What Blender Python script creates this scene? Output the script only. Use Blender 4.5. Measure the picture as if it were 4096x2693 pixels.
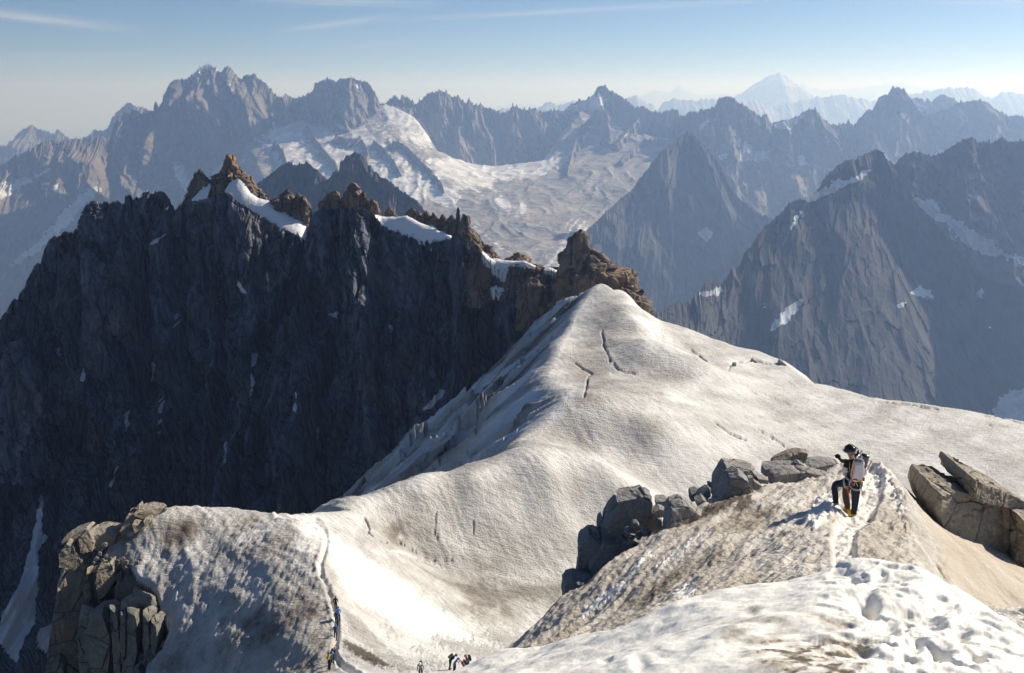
import bpy, bmesh, math, random
import numpy as np
from mathutils import Vector, Matrix

for _o in list(bpy.data.objects):
    bpy.data.objects.remove(_o, do_unlink=True)
scene = bpy.context.scene
COL = scene.collection

# ------------------------------------------------------------------ camera
FPX, CX, CY, PITCH = 3940.0, 2048.0, 1346.5, math.radians(13.8)
cam_d = bpy.data.cameras.new('camera')
cam = bpy.data.objects.new('camera', cam_d)
COL.objects.link(cam)
cam_d.sensor_width = 36.0
cam_d.lens = 36.0 * FPX / 4096.0
cam_d.clip_start = 0.2
cam_d.clip_end = 300000.0
cam.location = (0, 0, 0)
cam.rotation_euler = (math.radians(90) - PITCH, 0, 0)
scene.camera = cam

# ------------------------------------------------------------------ light
SUN_AZ, SUN_EL = math.radians(58), math.radians(31)      # azimuth right of the view axis
SUNV = Vector((math.sin(SUN_AZ) * math.cos(SUN_EL), math.cos(SUN_AZ) * math.cos(SUN_EL), math.sin(SUN_EL)))
sun_d = bpy.data.lights.new('sun', 'SUN')
sun_d.energy = 4.8
sun_d.angle = math.radians(0.53)
sun_d.color = (1.0, 0.925, 0.80)
sun = bpy.data.objects.new('sun', sun_d)
COL.objects.link(sun)
sun.rotation_euler = SUNV.to_track_quat('Z', 'Y').to_euler()

world = bpy.data.worlds.new('World')
scene.world = world
world.use_nodes = True
wn, wl = world.node_tree.nodes, world.node_tree.links
wn.clear()
w_out = wn.new('ShaderNodeOutputWorld')
w_bg = wn.new('ShaderNodeBackground')
w_sky = wn.new('ShaderNodeTexSky')
w_sky.sky_type = 'NISHITA'
w_sky.sun_disc = False
w_sky.sun_elevation = SUN_EL
w_sky.sun_rotation = SUN_AZ
w_sky.altitude = 4000
w_sky.air_density = 1.0
w_sky.dust_density = 4.0
w_sky.ozone_density = 6.0
w_bg.inputs['Strength'].default_value = 0.062
# thin cirrus: streaked noise on the plane the high cloud lies in
w_tc = wn.new('ShaderNodeTexCoord')
w_sep = wn.new('ShaderNodeSeparateXYZ')
wl.new(w_tc.outputs['Generated'], w_sep.inputs[0])
def wmath(op, a, b=None):
    n = wn.new('ShaderNodeMath'); n.operation = op
    for i, s in enumerate((a, b)):
        if s is None: continue
        if isinstance(s, (int, float)): n.inputs[i].default_value = s
        else: wl.new(s, n.inputs[i])
    return n.outputs[0]
w_yy = wmath('MAXIMUM', w_sep.outputs[1], 0.05)
w_u = wmath('DIVIDE', w_sep.outputs[0], w_yy)
w_v = wmath('DIVIDE', w_sep.outputs[2], w_yy)
w_front = wmath('GREATER_THAN', w_sep.outputs[1], 0.06)
def wisp(u0, v0, u1, v1, width, amount, seed):
    """a cirrus streak between two directions: fibres drawn out along it, soft at the ends"""
    du, dv = u1 - u0, v1 - v0; ln = math.hypot(du, dv)
    a_, b_ = wmath('SUBTRACT', w_u, u0), wmath('SUBTRACT', w_v, v0)
    t = wmath('ADD', wmath('MULTIPLY', a_, du / ln / ln), wmath('MULTIPLY', b_, dv / ln / ln))
    d = wmath('ADD', wmath('MULTIPLY', a_, -dv / ln), wmath('MULTIPLY', b_, du / ln))
    c = wn.new('ShaderNodeCombineXYZ')
    wl.new(wmath('MULTIPLY', t, ln * 14), c.inputs[0]); wl.new(wmath('MULTIPLY', d, 2.2 / width), c.inputs[1]); c.inputs[2].default_value = seed
    n = wn.new('ShaderNodeTexNoise'); n.inputs['Scale'].default_value = 0.8; n.inputs['Detail'].default_value = 7; n.inputs['Roughness'].default_value = 0.55; n.inputs['Distortion'].default_value = 0.6
    wl.new(c.outputs[0], n.inputs['Vector'])
    dd = wmath('DIVIDE', wmath('ADD', d, wmath('MULTIPLY', wmath('SUBTRACT', n.outputs[0], 0.5), width * 1.6)), width)
    g = wmath('POWER', 2.718, wmath('MULTIPLY', wmath('MULTIPLY', dd, dd), -1.0))
    e = wmath('MULTIPLY', wmath('MAXIMUM', wmath('MULTIPLY', wmath('MULTIPLY', t, wmath('SUBTRACT', 1.0, t)), 4.0), 0.0), wmath('MULTIPLY', n.outputs[0], 1.7))
    return wmath('MULTIPLY', wmath('MULTIPLY', g, e), amount)
def wdir(px, py):
    a_, b_ = (px - CX) / FPX, -(py - CY) / FPX
    dy = math.cos(PITCH) + b_ * math.sin(PITCH)
    return a_ / dy, (-math.sin(PITCH) + b_ * math.cos(PITCH)) / dy
w_sum = None
for k, (p0, p1, wd, am) in enumerate((((-420, 2), (620, 128), 0.0042, 0.30), ((-380, 20), (420, 112), 0.0022, 0.26), ((1500, 85), (3250, -8), 0.0024, 0.30), ((1080, 130), (1620, 60), 0.003, 0.30), ((900, -10), (1800, 18), 0.004, 0.3), ((-300, 260), (700, 230), 0.006, 0.12), ((1300, 195), (1700, 170), 0.004, 0.12), ((3000, -60), (5200, 40), 0.008, 0.3), ((-3200, 150), (-700, 60), 0.01, 0.35))):
    s_ = wisp(*wdir(*p0), *wdir(*p1), wd, am, 3.7 * k)
    w_sum = s_ if w_sum is None else wmath('ADD', w_sum, s_)
class _W: pass
w_mr = _W(); w_mr.outputs = [wmath('MULTIPLY', wmath('MINIMUM', w_sum, 0.7), w_front)]
w_mix = wn.new('ShaderNodeMixRGB')
w_mix.inputs[2].default_value = (9.5, 9.6, 9.8, 1)
wl.new(w_mr.outputs[0], w_mix.inputs[0])
wl.new(w_sky.outputs[0], w_mix.inputs[1])
wl.new(w_mix.outputs[0], w_bg.inputs[0])
wl.new(w_bg.outputs[0], w_out.inputs[0])

scene.view_settings.view_transform = 'Standard'
scene.view_settings.look = 'None'
scene.view_settings.exposure = 0.38
scene.view_settings.gamma = 1.0
scene.render.engine = 'CYCLES'
scene.cycles.use_denoising = True
scene.cycles.max_bounces = 6
scene.cycles.diffuse_bounces = 3
scene.cycles.volume_bounces = 2
scene.cycles.use_adaptive_sampling = True
scene.cycles.adaptive_threshold = 0.02

# ------------------------------------------------------------------ pixel <-> place
CP, SP = math.cos(PITCH), math.sin(PITCH)
def at(px, py, Y):
    """the point that stands Y metres ahead and shows at photograph pixel px, py"""
    a = (np.asarray(px, float) - CX) / FPX
    b = -(np.asarray(py, float) - CY) / FPX
    dy = CP + b * SP
    dz = -SP + b * CP
    Y = np.asarray(Y, float)
    return np.stack(np.broadcast_arrays(a / dy * Y, Y, dz / dy * Y), -1)
def pix(P):
    x, y, z = P[..., 0], P[..., 1], P[..., 2]
    f = np.maximum(y * CP - z * SP, 1e-3)
    u = y * SP + z * CP
    return CX + FPX * x / f, CY - FPX * u / f

# ------------------------------------------------------------------ noise
_rng = np.random.RandomState(7)
_perm = np.concatenate([_rng.permutation(256)] * 3).astype(np.int32)
_ang = _rng.rand(256) * 2 * np.pi
_g2 = np.stack([np.cos(_ang), np.sin(_ang)], -1).astype(np.float32)
_g3 = _rng.randn(256, 3).astype(np.float32)
_g3 /= np.linalg.norm(_g3, axis=1)[:, None]
_r1 = _rng.rand(256).astype(np.float32)
_r2 = _rng.rand(256).astype(np.float32)
_r3 = (_rng.rand(256) * 2 - 1).astype(np.float32)
_r4 = (_rng.rand(256) * 2 - 1).astype(np.float32)
def n2(x, y, seed=0):
    x = np.asarray(x, np.float32) + seed * 17.13; y = np.asarray(y, np.float32) + seed * 9.71
    x, y = np.broadcast_arrays(x, y)
    xi = np.floor(x); yi = np.floor(y)
    fx = x - xi; fy = y - yi
    xi = xi.astype(np.int32) & 255; yi = yi.astype(np.int32) & 255
    u = fx * fx * fx * (fx * (fx * 6 - 15) + 10); v = fy * fy * fy * (fy * (fy * 6 - 15) + 10)
    def c(dx, dy):
        g = _g2[_perm[_perm[(xi + dx) & 255] + ((yi + dy) & 255)]]
        return g[..., 0] * (fx - dx) + g[..., 1] * (fy - dy)
    a = c(0, 0); b = c(1, 0); d = c(0, 1); e = c(1, 1)
    a = a + (b - a) * u; d = d + (e - d) * u
    return (a + (d - a) * v) * 1.5
def n3(x, y, z, seed=0):
    x = np.asarray(x, np.float32) + seed * 17.13; y = np.asarray(y, np.float32) + seed * 9.71; z = np.asarray(z, np.float32) + seed * 5.3
    x, y, z = np.broadcast_arrays(x, y, z)
    xi = np.floor(x); yi = np.floor(y); zi = np.floor(z)
    fx = x - xi; fy = y - yi; fz = z - zi
    xi = xi.astype(np.int32) & 255; yi = yi.astype(np.int32) & 255; zi = zi.astype(np.int32) & 255
    u = fx * fx * (3 - 2 * fx); v = fy * fy * (3 - 2 * fy); w = fz * fz * (3 - 2 * fz)
    def c(dx, dy, dz):
        g = _g3[_perm[_perm[_perm[(xi + dx) & 255] + ((yi + dy) & 255)] + ((zi + dz) & 255)]]
        return g[..., 0] * (fx - dx) + g[..., 1] * (fy - dy) + g[..., 2] * (fz - dz)
    def lx(dy, dz):
        a = c(0, dy, dz); return a + (c(1, dy, dz) - a) * u
    def ly(dz):
        a = lx(0, dz); return a + (lx(1, dz) - a) * v
    a = ly(0)
    return (a + (ly(1) - a) * w) * 1.5
def fbm2(x, y, o=4, seed=0, gain=0.5, lac=2.03):
    s = 0; a = 1.0
    for i in range(o):
        s = s + a * n2(x, y, seed + i); x = x * lac; y = y * lac; a *= gain
    return s
def fbm3(x, y, z, o=4, seed=0, gain=0.5):
    s = 0; a = 1.0
    for i in range(o):
        s = s + a * n3(x, y, z, seed + i); x = x * 2.03; y = y * 2.03; z = z * 2.03; a *= gain
    return s
def ridged2(x, y, o=4, seed=0, gain=0.5):
    s = 0; a = 1.0; w = 1.0
    for i in range(o):
        r = 1 - np.abs(n2(x, y, seed + i)) * 1.35
        r = np.clip(r, 0, 1) ** 2
        s = s + a * r * w; w = np.clip(r * 1.6, 0, 1)
        x = x * 2.07; y = y * 2.07; a *= gain
    return s
def facet2(x, y, seed=0, tilt=1.0, step=1.0):
    """flat-faced blocks: nearest cell's own tilted plane and step; also the distance to the joint"""
    x = np.asarray(x, np.float32) + seed * 3.7; y = np.asarray(y, np.float32) + seed * 8.3
    xi = np.floor(x); yi = np.floor(y)
    best = np.full(x.shape, 1e9, np.float32); sec = best.copy()
    val = np.zeros(x.shape, np.float32)
    for i in (-1, 0, 1):
        for j in (-1, 0, 1):
            cx = xi + i; cy = yi + j
            h = _perm[_perm[(cx.astype(np.int32)) & 255] + (cy.astype(np.int32) & 255)]
            dx = x - (cx + _r1[h]); dy = y - (cy + _r2[h])
            d = dx * dx + dy * dy
            v = step * _r3[h] + tilt * (dx * _r4[h] + dy * _r3[(h * 7 + 3) & 255])
            near = d < best
            sec = np.where(near, best, np.minimum(sec, d))
            val = np.where(near, v, val)
            best = np.where(near, d, best)
    return val, np.sqrt(sec) - np.sqrt(best)
def facet3(p, seed=0, tilt=1.0, step=1.0):
    p = p.astype(np.float32) + seed * 3.71
    pi = np.floor(p)
    best = np.full(p.shape[:-1], 1e9, np.float32)
    val = np.zeros(p.shape[:-1], np.float32)
    for i in (-1, 0, 1):
        for j in (-1, 0, 1):
            for k in (-1, 0, 1):
                c = pi + np.array((i, j, k), np.float32)
                ci = c.astype(np.int32) & 255
                h = _perm[_perm[_perm[ci[..., 0]] + ci[..., 1]] + ci[..., 2]]
                dx = p[..., 0] - c[..., 0] - _r1[h]; dy = p[..., 1] - c[..., 1] - _r2[h]; dz = p[..., 2] - c[..., 2] - _r1[(h + 91) & 255]
                d = dx * dx + dy * dy + dz * dz
                v = step * _r3[h] + tilt * (dx * _r4[h] + dy * _r3[(h * 7 + 3) & 255] + dz * _r4[(h * 5 + 1) & 255])
                near = d < best
                val = np.where(near, v, val); best = np.where(near, d, best)
    return val
def sstep(a, b, x):
    t = np.clip((x - a) / (b - a), 0, 1); return t * t * (3 - 2 * t)

# ------------------------------------------------------------------ drawing on a surface
def poly_sd(px, py, poly):
    """signed distance in photograph pixels, inside positive"""
    P = np.asarray(poly, float); n = len(P)
    d = np.full(px.shape, 1e18); ins = np.zeros(px.shape, bool)
    for i in range(n):
        x0, y0 = P[i]; x1, y1 = P[(i + 1) % n]
        ex, ey = x1 - x0, y1 - y0
        t = np.clip(((px - x0) * ex + (py - y0) * ey) / (ex * ex + ey * ey + 1e-9), 0, 1)
        d = np.minimum(d, (px - x0 - t * ex) ** 2 + (py - y0 - t * ey) ** 2)
        c = ((y0 > py) != (y1 > py)) & (px < ex * (py - y0) / (ey + 1e-12) + x0)
        ins ^= c
    d = np.sqrt(d)
    return np.where(ins, d, -d)
def line_d(px, py, line):
    P = np.asarray(line, float)
    d = np.full(px.shape, 1e18); tt = np.zeros(px.shape)
    for i in range(len(P) - 1):
        x0, y0 = P[i][:2]; x1, y1 = P[i + 1][:2]
        ex, ey = x1 - x0, y1 - y0
        t = np.clip(((px - x0) * ex + (py - y0) * ey) / (ex * ex + ey * ey + 1e-9), 0, 1)
        q = (px - x0 - t * ex) ** 2 + (py - y0 - t * ey) ** 2
        tt = np.where(q < d, (i + t) / (len(P) - 1), tt)
        d = np.minimum(d, q)
    return np.sqrt(d), tt
def paint(px, py, polys, feather=8, rough=10, rs=40, seed=0):
    m = np.zeros(px.shape)
    wob = rough * fbm2(px / rs, py / rs, 4, seed, 0.6)
    for poly in polys:
        P = np.asarray(poly, float); pad = feather + rough * 2
        k = (px > P[:, 0].min() - pad) & (px < P[:, 0].max() + pad) & (py > P[:, 1].min() - pad) & (py < P[:, 1].max() + pad)
        if not k.any(): continue
        sd = poly_sd(px[k], py[k], P) + wob[k]
        m[k] = np.maximum(m[k], np.clip(0.5 + sd / (2 * feather), 0, 1))
    return m

# ------------------------------------------------------------------ objects
def tag(o, label=None, cat=None, group=None, kind=None):
    if label: o['label'] = label
    if cat: o['category'] = cat
    if group: o['group'] = group
    if kind: o['kind'] = kind
    return o
def mesh_obj(name, verts, faces, mat, parent=None, smooth=True, attrs=None):
    me = bpy.data.meshes.new(name)
    verts = np.ascontiguousarray(np.asarray(verts, np.float32).reshape(-1, 3))
    faces = np.asarray(faces, np.int32)
    me.vertices.add(len(verts)); me.vertices.foreach_set('co', verts.ravel())
    k = faces.shape[1]
    me.loops.add(faces.size); me.loops.foreach_set('vertex_index', faces.ravel())
    me.polygons.add(len(faces)); me.polygons.foreach_set('loop_start', np.arange(0, faces.size, k, dtype=np.int32))
    me.polygons.foreach_set('loop_total', np.full(len(faces), k, np.int32))
    if smooth: me.polygons.foreach_set('use_smooth', np.ones(len(faces), bool))
    for an, av in (attrs or {}).items():
        a = me.attributes.new(an, 'FLOAT', 'POINT'); a.data.foreach_set('value', np.ascontiguousarray(av, np.float32).ravel())
    me.update(calc_edges=True); me.validate()
    me.materials.append(mat)
    o = bpy.data.objects.new(name, me); COL.objects.link(o)
    if parent: o.parent = parent
    return o
def grid_faces(r, c, flip=False):
    i = np.arange(r * c).reshape(r, c)
    f = np.stack([i[:-1, :-1], i[:-1, 1:], i[1:, 1:], i[1:, :-1]], -1).reshape(-1, 4)
    return f[:, ::-1] if flip else f

# ------------------------------------------------------------------ materials
class NT:
    def __init__(s, name):
        s.m = bpy.data.materials.new(name); s.m.use_nodes = True
        s.t = s.m.node_tree; s.t.nodes.clear()
        s.out = s.n('ShaderNodeOutputMaterial'); s.b = s.n('ShaderNodeBsdfPrincipled')
        s.t.links.new(s.b.outputs[0], s.out.inputs[0])
    def n(s, t): return s.t.nodes.new(t)
    def l(s, a, b): s.t.links.new(a, b)
    def put(s, sock, v):
        if isinstance(v, (int, float)): sock.default_value = v
        elif isinstance(v, tuple): sock.default_value = v if len(v) == 4 or len(sock.default_value) == 3 else v + (1,)
        else: s.l(v, sock)
    def math(s, op, a, b=0.0, c=None):
        n = s.n('ShaderNodeMath'); n.operation = op; s.put(n.inputs[0], a); s.put(n.inputs[1], b)
        if c is not None: s.put(n.inputs[2], c)
        return n.outputs[0]
    def mix(s, f, a, b, mode='MIX'):
        n = s.n('ShaderNodeMixRGB'); n.blend_type = mode; s.put(n.inputs[0], f); s.put(n.inputs[1], a); s.put(n.inputs[2], b)
        return n.outputs[0]
    def pos(s, scale=(1, 1, 1), rot=(0, 0, 0)):
        g = s.n('ShaderNodeNewGeometry'); m = s.n('ShaderNodeMapping')
        m.inputs['Scale'].default_value = scale; m.inputs['Rotation'].default_value = rot
        s.l(g.outputs['Position'], m.inputs[0]); return m.outputs[0]
    def objpos(s, scale=(1, 1, 1)):
        g = s.n('ShaderNodeTexCoord'); m = s.n('ShaderNodeMapping'); m.inputs['Scale'].default_value = scale
        s.l(g.outputs['Object'], m.inputs[0]); return m.outputs[0]
    def noise(s, v, scale, detail=5, rough=0.55, dist=0.0):
        n = s.n('ShaderNodeTexNoise'); s.l(v, n.inputs['Vector']); n.inputs['Scale'].default_value = scale
        n.inputs['Detail'].default_value = detail; n.inputs['Roughness'].default_value = rough; n.inputs['Distortion'].default_value = dist
        return n.outputs[0]
    def voro(s, v, scale, feat='DISTANCE_TO_EDGE', rnd=1.0):
        n = s.n('ShaderNodeTexVoronoi'); n.feature = feat; s.l(v, n.inputs['Vector']); n.inputs['Scale'].default_value = scale
        n.inputs['Randomness'].default_value = rnd
        return n.outputs[0]
    def rng(s, v, a, b, c=0.0, d=1.0, smooth=False):
        n = s.n('ShaderNodeMapRange'); s.put(n.inputs[0], v)
        if smooth: n.interpolation_type = 'SMOOTHSTEP'
        for i, q in enumerate((a, b, c, d)): n.inputs[i + 1].default_value = q
        return n.outputs[0]
    def attr(s, name):
        n = s.n('ShaderNodeAttribute'); n.attribute_name = name; return n.outputs['Fac']
    def bump(s, h, dist, strength=1.0, prev=None):
        n = s.n('ShaderNodeBump'); n.inputs['Distance'].default_value = dist; n.inputs['Strength'].default_value = strength
        s.l(h, n.inputs['Height'])
        if prev is not None: s.l(prev, n.inputs['Normal'])
        return n.outputs[0]
    def done(s, col, rough=0.8, normal=None, spec=0.3):
        s.put(s.b.inputs['Base Color'], col); s.put(s.b.inputs['Roughness'], rough)
        s.put(s.b.inputs['Specular IOR Level'], spec)
        if normal is not None: s.l(normal, s.b.inputs['Normal'])
        return s.m

def mat_far_rock(name, c1, c2, size, snowcol=(0.72, 0.74, 0.78), bump=0.9, tall=0.3):
    """rock faces with patches of snow (attribute snow); size = metres of one crack block"""
    t = NT(name)
    p = t.pos((1 / size, 1 / size, tall / size))
    q = t.pos((1 / size, 1 / size, 1 / size))
    a = t.noise(p, 0.5, 6, 0.6, 0.6)
    b = t.noise(q, 0.13, 4, 0.5)
    col = t.mix(t.rng(a, 0.35, 0.68), c1, c2)
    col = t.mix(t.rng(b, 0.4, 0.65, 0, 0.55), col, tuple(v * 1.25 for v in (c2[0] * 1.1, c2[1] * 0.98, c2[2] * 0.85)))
    f = t.noise(q, 1.2, 4, 0.6)
    sn = t.math('ADD', t.attr('snow'), t.math('MULTIPLY', t.math('SUBTRACT', f, 0.5), 0.7))
    sm = t.rng(sn, 0.42, 0.58, smooth=True)
    dirty = t.mix(t.rng(t.noise(q, 0.35, 5, 0.65, 0.8), 0.38, 0.62), snowcol, tuple(v * 0.62 for v in snowcol))
    h = t.math('ADD', a, t.math('MULTIPLY', t.noise(p, 2.2, 4, 0.6), 0.35))
    bm = t.bump(h, size * 0.9, bump)
    return t.done(t.mix(sm, col, dirty), 0.85, bm, 0.15)

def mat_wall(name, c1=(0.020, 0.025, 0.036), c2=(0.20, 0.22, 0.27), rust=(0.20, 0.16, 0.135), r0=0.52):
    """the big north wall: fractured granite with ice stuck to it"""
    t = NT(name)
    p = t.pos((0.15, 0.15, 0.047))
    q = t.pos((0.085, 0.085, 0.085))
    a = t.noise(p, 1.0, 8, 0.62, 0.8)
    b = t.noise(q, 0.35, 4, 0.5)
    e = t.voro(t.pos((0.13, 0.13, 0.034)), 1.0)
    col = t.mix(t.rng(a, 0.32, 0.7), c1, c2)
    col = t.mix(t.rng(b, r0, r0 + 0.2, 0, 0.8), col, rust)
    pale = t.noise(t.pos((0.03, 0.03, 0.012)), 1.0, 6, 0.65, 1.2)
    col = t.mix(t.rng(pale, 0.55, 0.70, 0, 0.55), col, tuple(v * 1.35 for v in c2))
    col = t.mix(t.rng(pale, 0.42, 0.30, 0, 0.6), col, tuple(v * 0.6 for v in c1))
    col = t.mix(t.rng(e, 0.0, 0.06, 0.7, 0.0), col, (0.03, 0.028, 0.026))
    f = t.noise(q, 3.0, 5, 0.65)
    sn = t.math('ADD', t.attr('snow'), t.math('MULTIPLY', t.math('SUBTRACT', f, 0.5), 0.6))
    sm = t.rng(sn, 0.45, 0.56, smooth=True)
    h = t.math('ADD', t.math('MULTIPLY', a, 1.0), t.math('MULTIPLY', t.rng(e, 0, 0.12), 0.3))
    h = t.math('MULTIPLY', h, t.math('SUBTRACT', 1.0, t.math('MULTIPLY', sm, 0.9)))
    bm = t.bump(h, 4.2, 1.0)
    return t.done(t.mix(sm, col, (0.78, 0.79, 0.82)), 0.85, bm, 0.2)

def mat_snow(name, size, ripple_rot=0.5, ripple=1.0, clean=(0.74, 0.725, 0.70), dirt_shade=(0.37, 0.345, 0.31), icec=(0.60, 0.68, 0.76), streak=(0.25, 1.6), bumpd=1.0):
    """old summer snow: attribute dirt darkens it with dust, grit and some painted shade, ice turns it to bare ice; size = metres of one clod"""
    t = NT(name)
    q = t.pos((1 / size,) * 3)
    s = t.pos((streak[0] / size, streak[1] / size, 1.0 / size), (0, 0, ripple_rot))
    fine = t.noise(q, 2.6, 6, 0.65)
    big = t.noise(q, 0.16, 5, 0.55)
    st = t.noise(s, 0.8, 6, 0.6, 0.5)
    d = t.math('ADD', t.attr('dirt_shade'), t.math('MULTIPLY', t.math('SUBTRACT', st, 0.5), 0.55))
    d = t.math('ADD', d, t.math('MULTIPLY', t.math('SUBTRACT', fine, 0.5), 0.5))
    d = t.math('ADD', d, t.math('MULTIPLY', t.math('SUBTRACT', big, 0.5), 0.5))
    dm = t.rng(d, 0.05, 0.95)
    col = t.mix(dm, clean, dirt_shade)
    col = t.mix(t.rng(d, 0.85, 1.35), col, (0.13, 0.105, 0.085))
    im = t.rng(t.math('ADD', t.attr('ice'), t.math('MULTIPLY', t.math('SUBTRACT', fine, 0.5), 0.3)), 0.3, 0.8)
    col = t.mix(im, col, icec)
    h = t.math('ADD', t.math('MULTIPLY', fine, 0.7), t.math('MULTIPLY', st, ripple))
    h = t.math('MULTIPLY', h, t.rng(t.attr('dirt_shade'), -0.1, 0.55, 0.35, 1.05))
    bm = t.bump(h, size * 0.45 * bumpd, 1.0)
    return t.done(col, t.rng(im, 0, 1, 0.75, 0.45), bm, 0.25)

def mat_rock(name, c1=(0.20, 0.185, 0.165), c2=(0.34, 0.31, 0.27), size=0.6, crack=0.5, stain=(0.27, 0.20, 0.13)):
    t = NT(name)
    q = t.objpos((1 / size,) * 3)
    a = t.noise(q, 1.0, 8, 0.6, 0.4)
    g = t.noise(q, 14.0, 3, 0.6)
    e = t.voro(t.objpos((0.5 / size, 0.5 / size, 0.8 / size)), 0.8)
    col = t.mix(t.rng(a, 0.35, 0.65), c1, c2)
    col = t.mix(t.rng(t.noise(q, 0.5, 4, 0.55), 0.5, 0.68, 0, 0.7), col, stain)
    col = t.mix(t.rng(g, 0.36, 0.64, 0, 0.55), col, tuple(v * 0.55 for v in c1))
    if crack: col = t.mix(t.rng(e, 0.0, 0.018, crack, 0.0), col, (0.03, 0.027, 0.024))
    h = t.math('ADD', a, t.math('MULTIPLY', g, 0.12))
    if crack: h = t.math('ADD', h, t.rng(e, 0, 0.03, -0.35, 0))
    bm = t.bump(h, size * 0.22, 1.0)
    return t.done(col, 0.82, bm, 0.25)

def mat_plain(name, col, rough=0.7, spec=0.3, metal=0.0, var=0.18, size=0.05):
    t = NT(name)
    a = t.noise(t.objpos((1 / size,) * 3), 1.0, 4, 0.6)
    c = t.mix(t.rng(a, 0.3, 0.7), tuple(v * (1 - var) for v in col), tuple(min(1, v * (1 + var)) for v in col))
    t.b.inputs['Metallic'].default_value = metal
    return t.done(c, rough, t.bump(a, size * 0.15, 0.6), spec)
# ------------------------------------------------------------------ mountains as rock faces hung under a crest
def resample(crest, n):
    P = np.asarray(crest, float)
    t = np.concatenate([[0], np.cumsum(np.maximum(np.hypot(np.diff(P[:, 0]), 0.6 * np.diff(P[:, 1])), 1e-3))])
    u = np.linspace(0, t[-1], n)
    return np.stack([np.interp(u, t, P[:, i]) for i in range(P.shape[1])], -1)

def face(name, crest, nu, nv, H, run, mat, ribs=(), facets=(), jag=(4, 30), d=(0, -1), back=0.6, prof=1.0, snow=(), seed=1, h0=60.0, lean=0.0, vpow=1.25,
         autosnow=None, parent=None, snow_rough=10, kind='structure', post=None, fade=0.0, slots=(), grow=1.0, scale=1.0):
    """crest: (px, py, Y) points. The face falls H metres while running run metres towards d; ribs (wavelength, depth, stretch) and
    facets (width, depth, stretch) break it into buttresses and blocks; a back face closes it behind."""
    if scale != 1.0:                                     # the same mountain, smaller and nearer
        crest = [(q[0], q[1], q[2] * scale) for q in crest]; run *= scale; h0 *= scale
        H = H * scale if np.ndim(H) == 0 else [(q[0], q[1] * scale) for q in H]
        ribs = [(q[0] * scale, q[1] * scale, q[2]) for q in ribs]; facets = [(q[0] * scale, q[1] * scale, q[2]) for q in facets]
    C0 = resample(crest, nu)
    px = C0[:, 0]
    jg = jag[0] * (np.abs(fbm2(px / jag[1], px * 0 + seed * 3.3, 4, seed, 0.6)) * -1.6 + 0.35 + 0.35 * n2(px / (jag[1] * 0.22), px * 0, seed + 9))
    C = at(px, C0[:, 1] + jg, C0[:, 2])
    s = np.concatenate([[0], np.cumsum(np.hypot(np.diff(C[:, 0]), np.diff(C[:, 1])))])
    d = np.array(d, float); d /= np.linalg.norm(d)
    v = np.linspace(0, 1, nv) ** vpow
    Hh = np.broadcast_to(np.asarray(H, float), (nu,)) if np.ndim(H) == 0 else np.interp(px, [q[0] for q in H], [q[1] for q in H])
    h = v[:, None] * Hh[None, :]
    S = np.broadcast_to(s[None, :], h.shape) + lean * h
    r = run * (Hh / Hh.max())[None, :] * np.broadcast_to(v[:, None] ** prof, h.shape)
    dep = np.zeros(h.shape)
    wx = fbm2(S / (h0 * 3), h / (h0 * 5), 3, seed + 30) * h0 * 0.6
    for i, (wl_, am, stt) in enumerate(ribs):
        dep += am * (ridged2((S + wx) / wl_, h / (wl_ * stt), 4, seed + 3 * i, 0.5) - 0.7) * sstep(0, max(h0, am * grow), h)
    for i, (wl_, am, stt) in enumerate(facets):
        w2 = fbm2(S / wl_, h / (wl_ * stt), 2, seed + 50 + i) * wl_ * 0.35
        f, _ = facet2((S + w2) / wl_, (h + w2) / (wl_ * stt), seed + 7 * i, 1.3, 0.8)
        dep += am * f * sstep(0, max(wl_ * 0.5, am * 1.5), h)
    for i, (wl_, am, stt, wd) in enumerate(slots):       # dark chimneys cut into the wall
        sl = np.abs(n2((S + 0.7 * wx) / wl_, h / (wl_ * stt), seed + 70 + i) + 0.25 * n2(S / (wl_ * .3), h / (wl_ * .9), seed + 80 + i))
        dep -= am * (1 - sstep(0, wd * 2, sl)) * sstep(0, am, h) * sstep(-.3, .3, n2(S / (wl_ * 2.2), h / (wl_ * 3), seed + 90 + i))
    dep *= (1 - fade * v)[:, None]
    # teeth of the crest die out down the face instead of running to its foot
    sg = max(1.0, 1.3 * h0 / max(s[-1] / (nu - 1), 1e-6)); kr = int(3 * sg) + 1
    ker = np.exp(-0.5 * (np.arange(-kr, kr + 1) / sg) ** 2); ker /= ker.sum()
    Cs = np.stack([np.convolve(np.pad(C[:, i], kr, mode='edge'), ker, 'valid') for i in range(3)], -1)
    dC = C - Cs
    hd = np.maximum(2.2 * h0, 1.35 * np.abs(dC[:, 2]))
    P = Cs[None] + dC[None] * np.exp(-h / hd[None])[..., None]
    P[..., 0] += d[0] * (r + dep); P[..., 1] += d[1] * (r + dep); P[..., 2] -= h
    nb = 5
    vb = np.linspace(1, 0, nb, endpoint=False)[:, None]
    B = C[None] + np.zeros((nb, nu, 3))
    bw = back * run * vb + 0.25 * (np.mean([f[1] for f in facets]) if facets else 0) * vb ** 0.3
    B[..., 0] -= d[0] * bw; B[..., 1] -= d[1] * bw; B[..., 2] -= vb * Hh[None] * 0.9
    P = np.concatenate([B, P], 0)
    if post is not None: P = post(P)
    qx, qy = pix(P)
    sn = paint(qx, qy, snow, 7, snow_rough, 30, seed) if len(snow) else np.zeros(qx.shape)
    if autosnow:
        sn = np.maximum(sn, autosnow(P, qx, qy))
    sn[:nb] = 0
    o = mesh_obj(name, P, grid_faces(P.shape[0], P.shape[1], True), mat, parent, True, {'snow': sn})
    return tag(o, kind=kind) if kind else o

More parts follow.
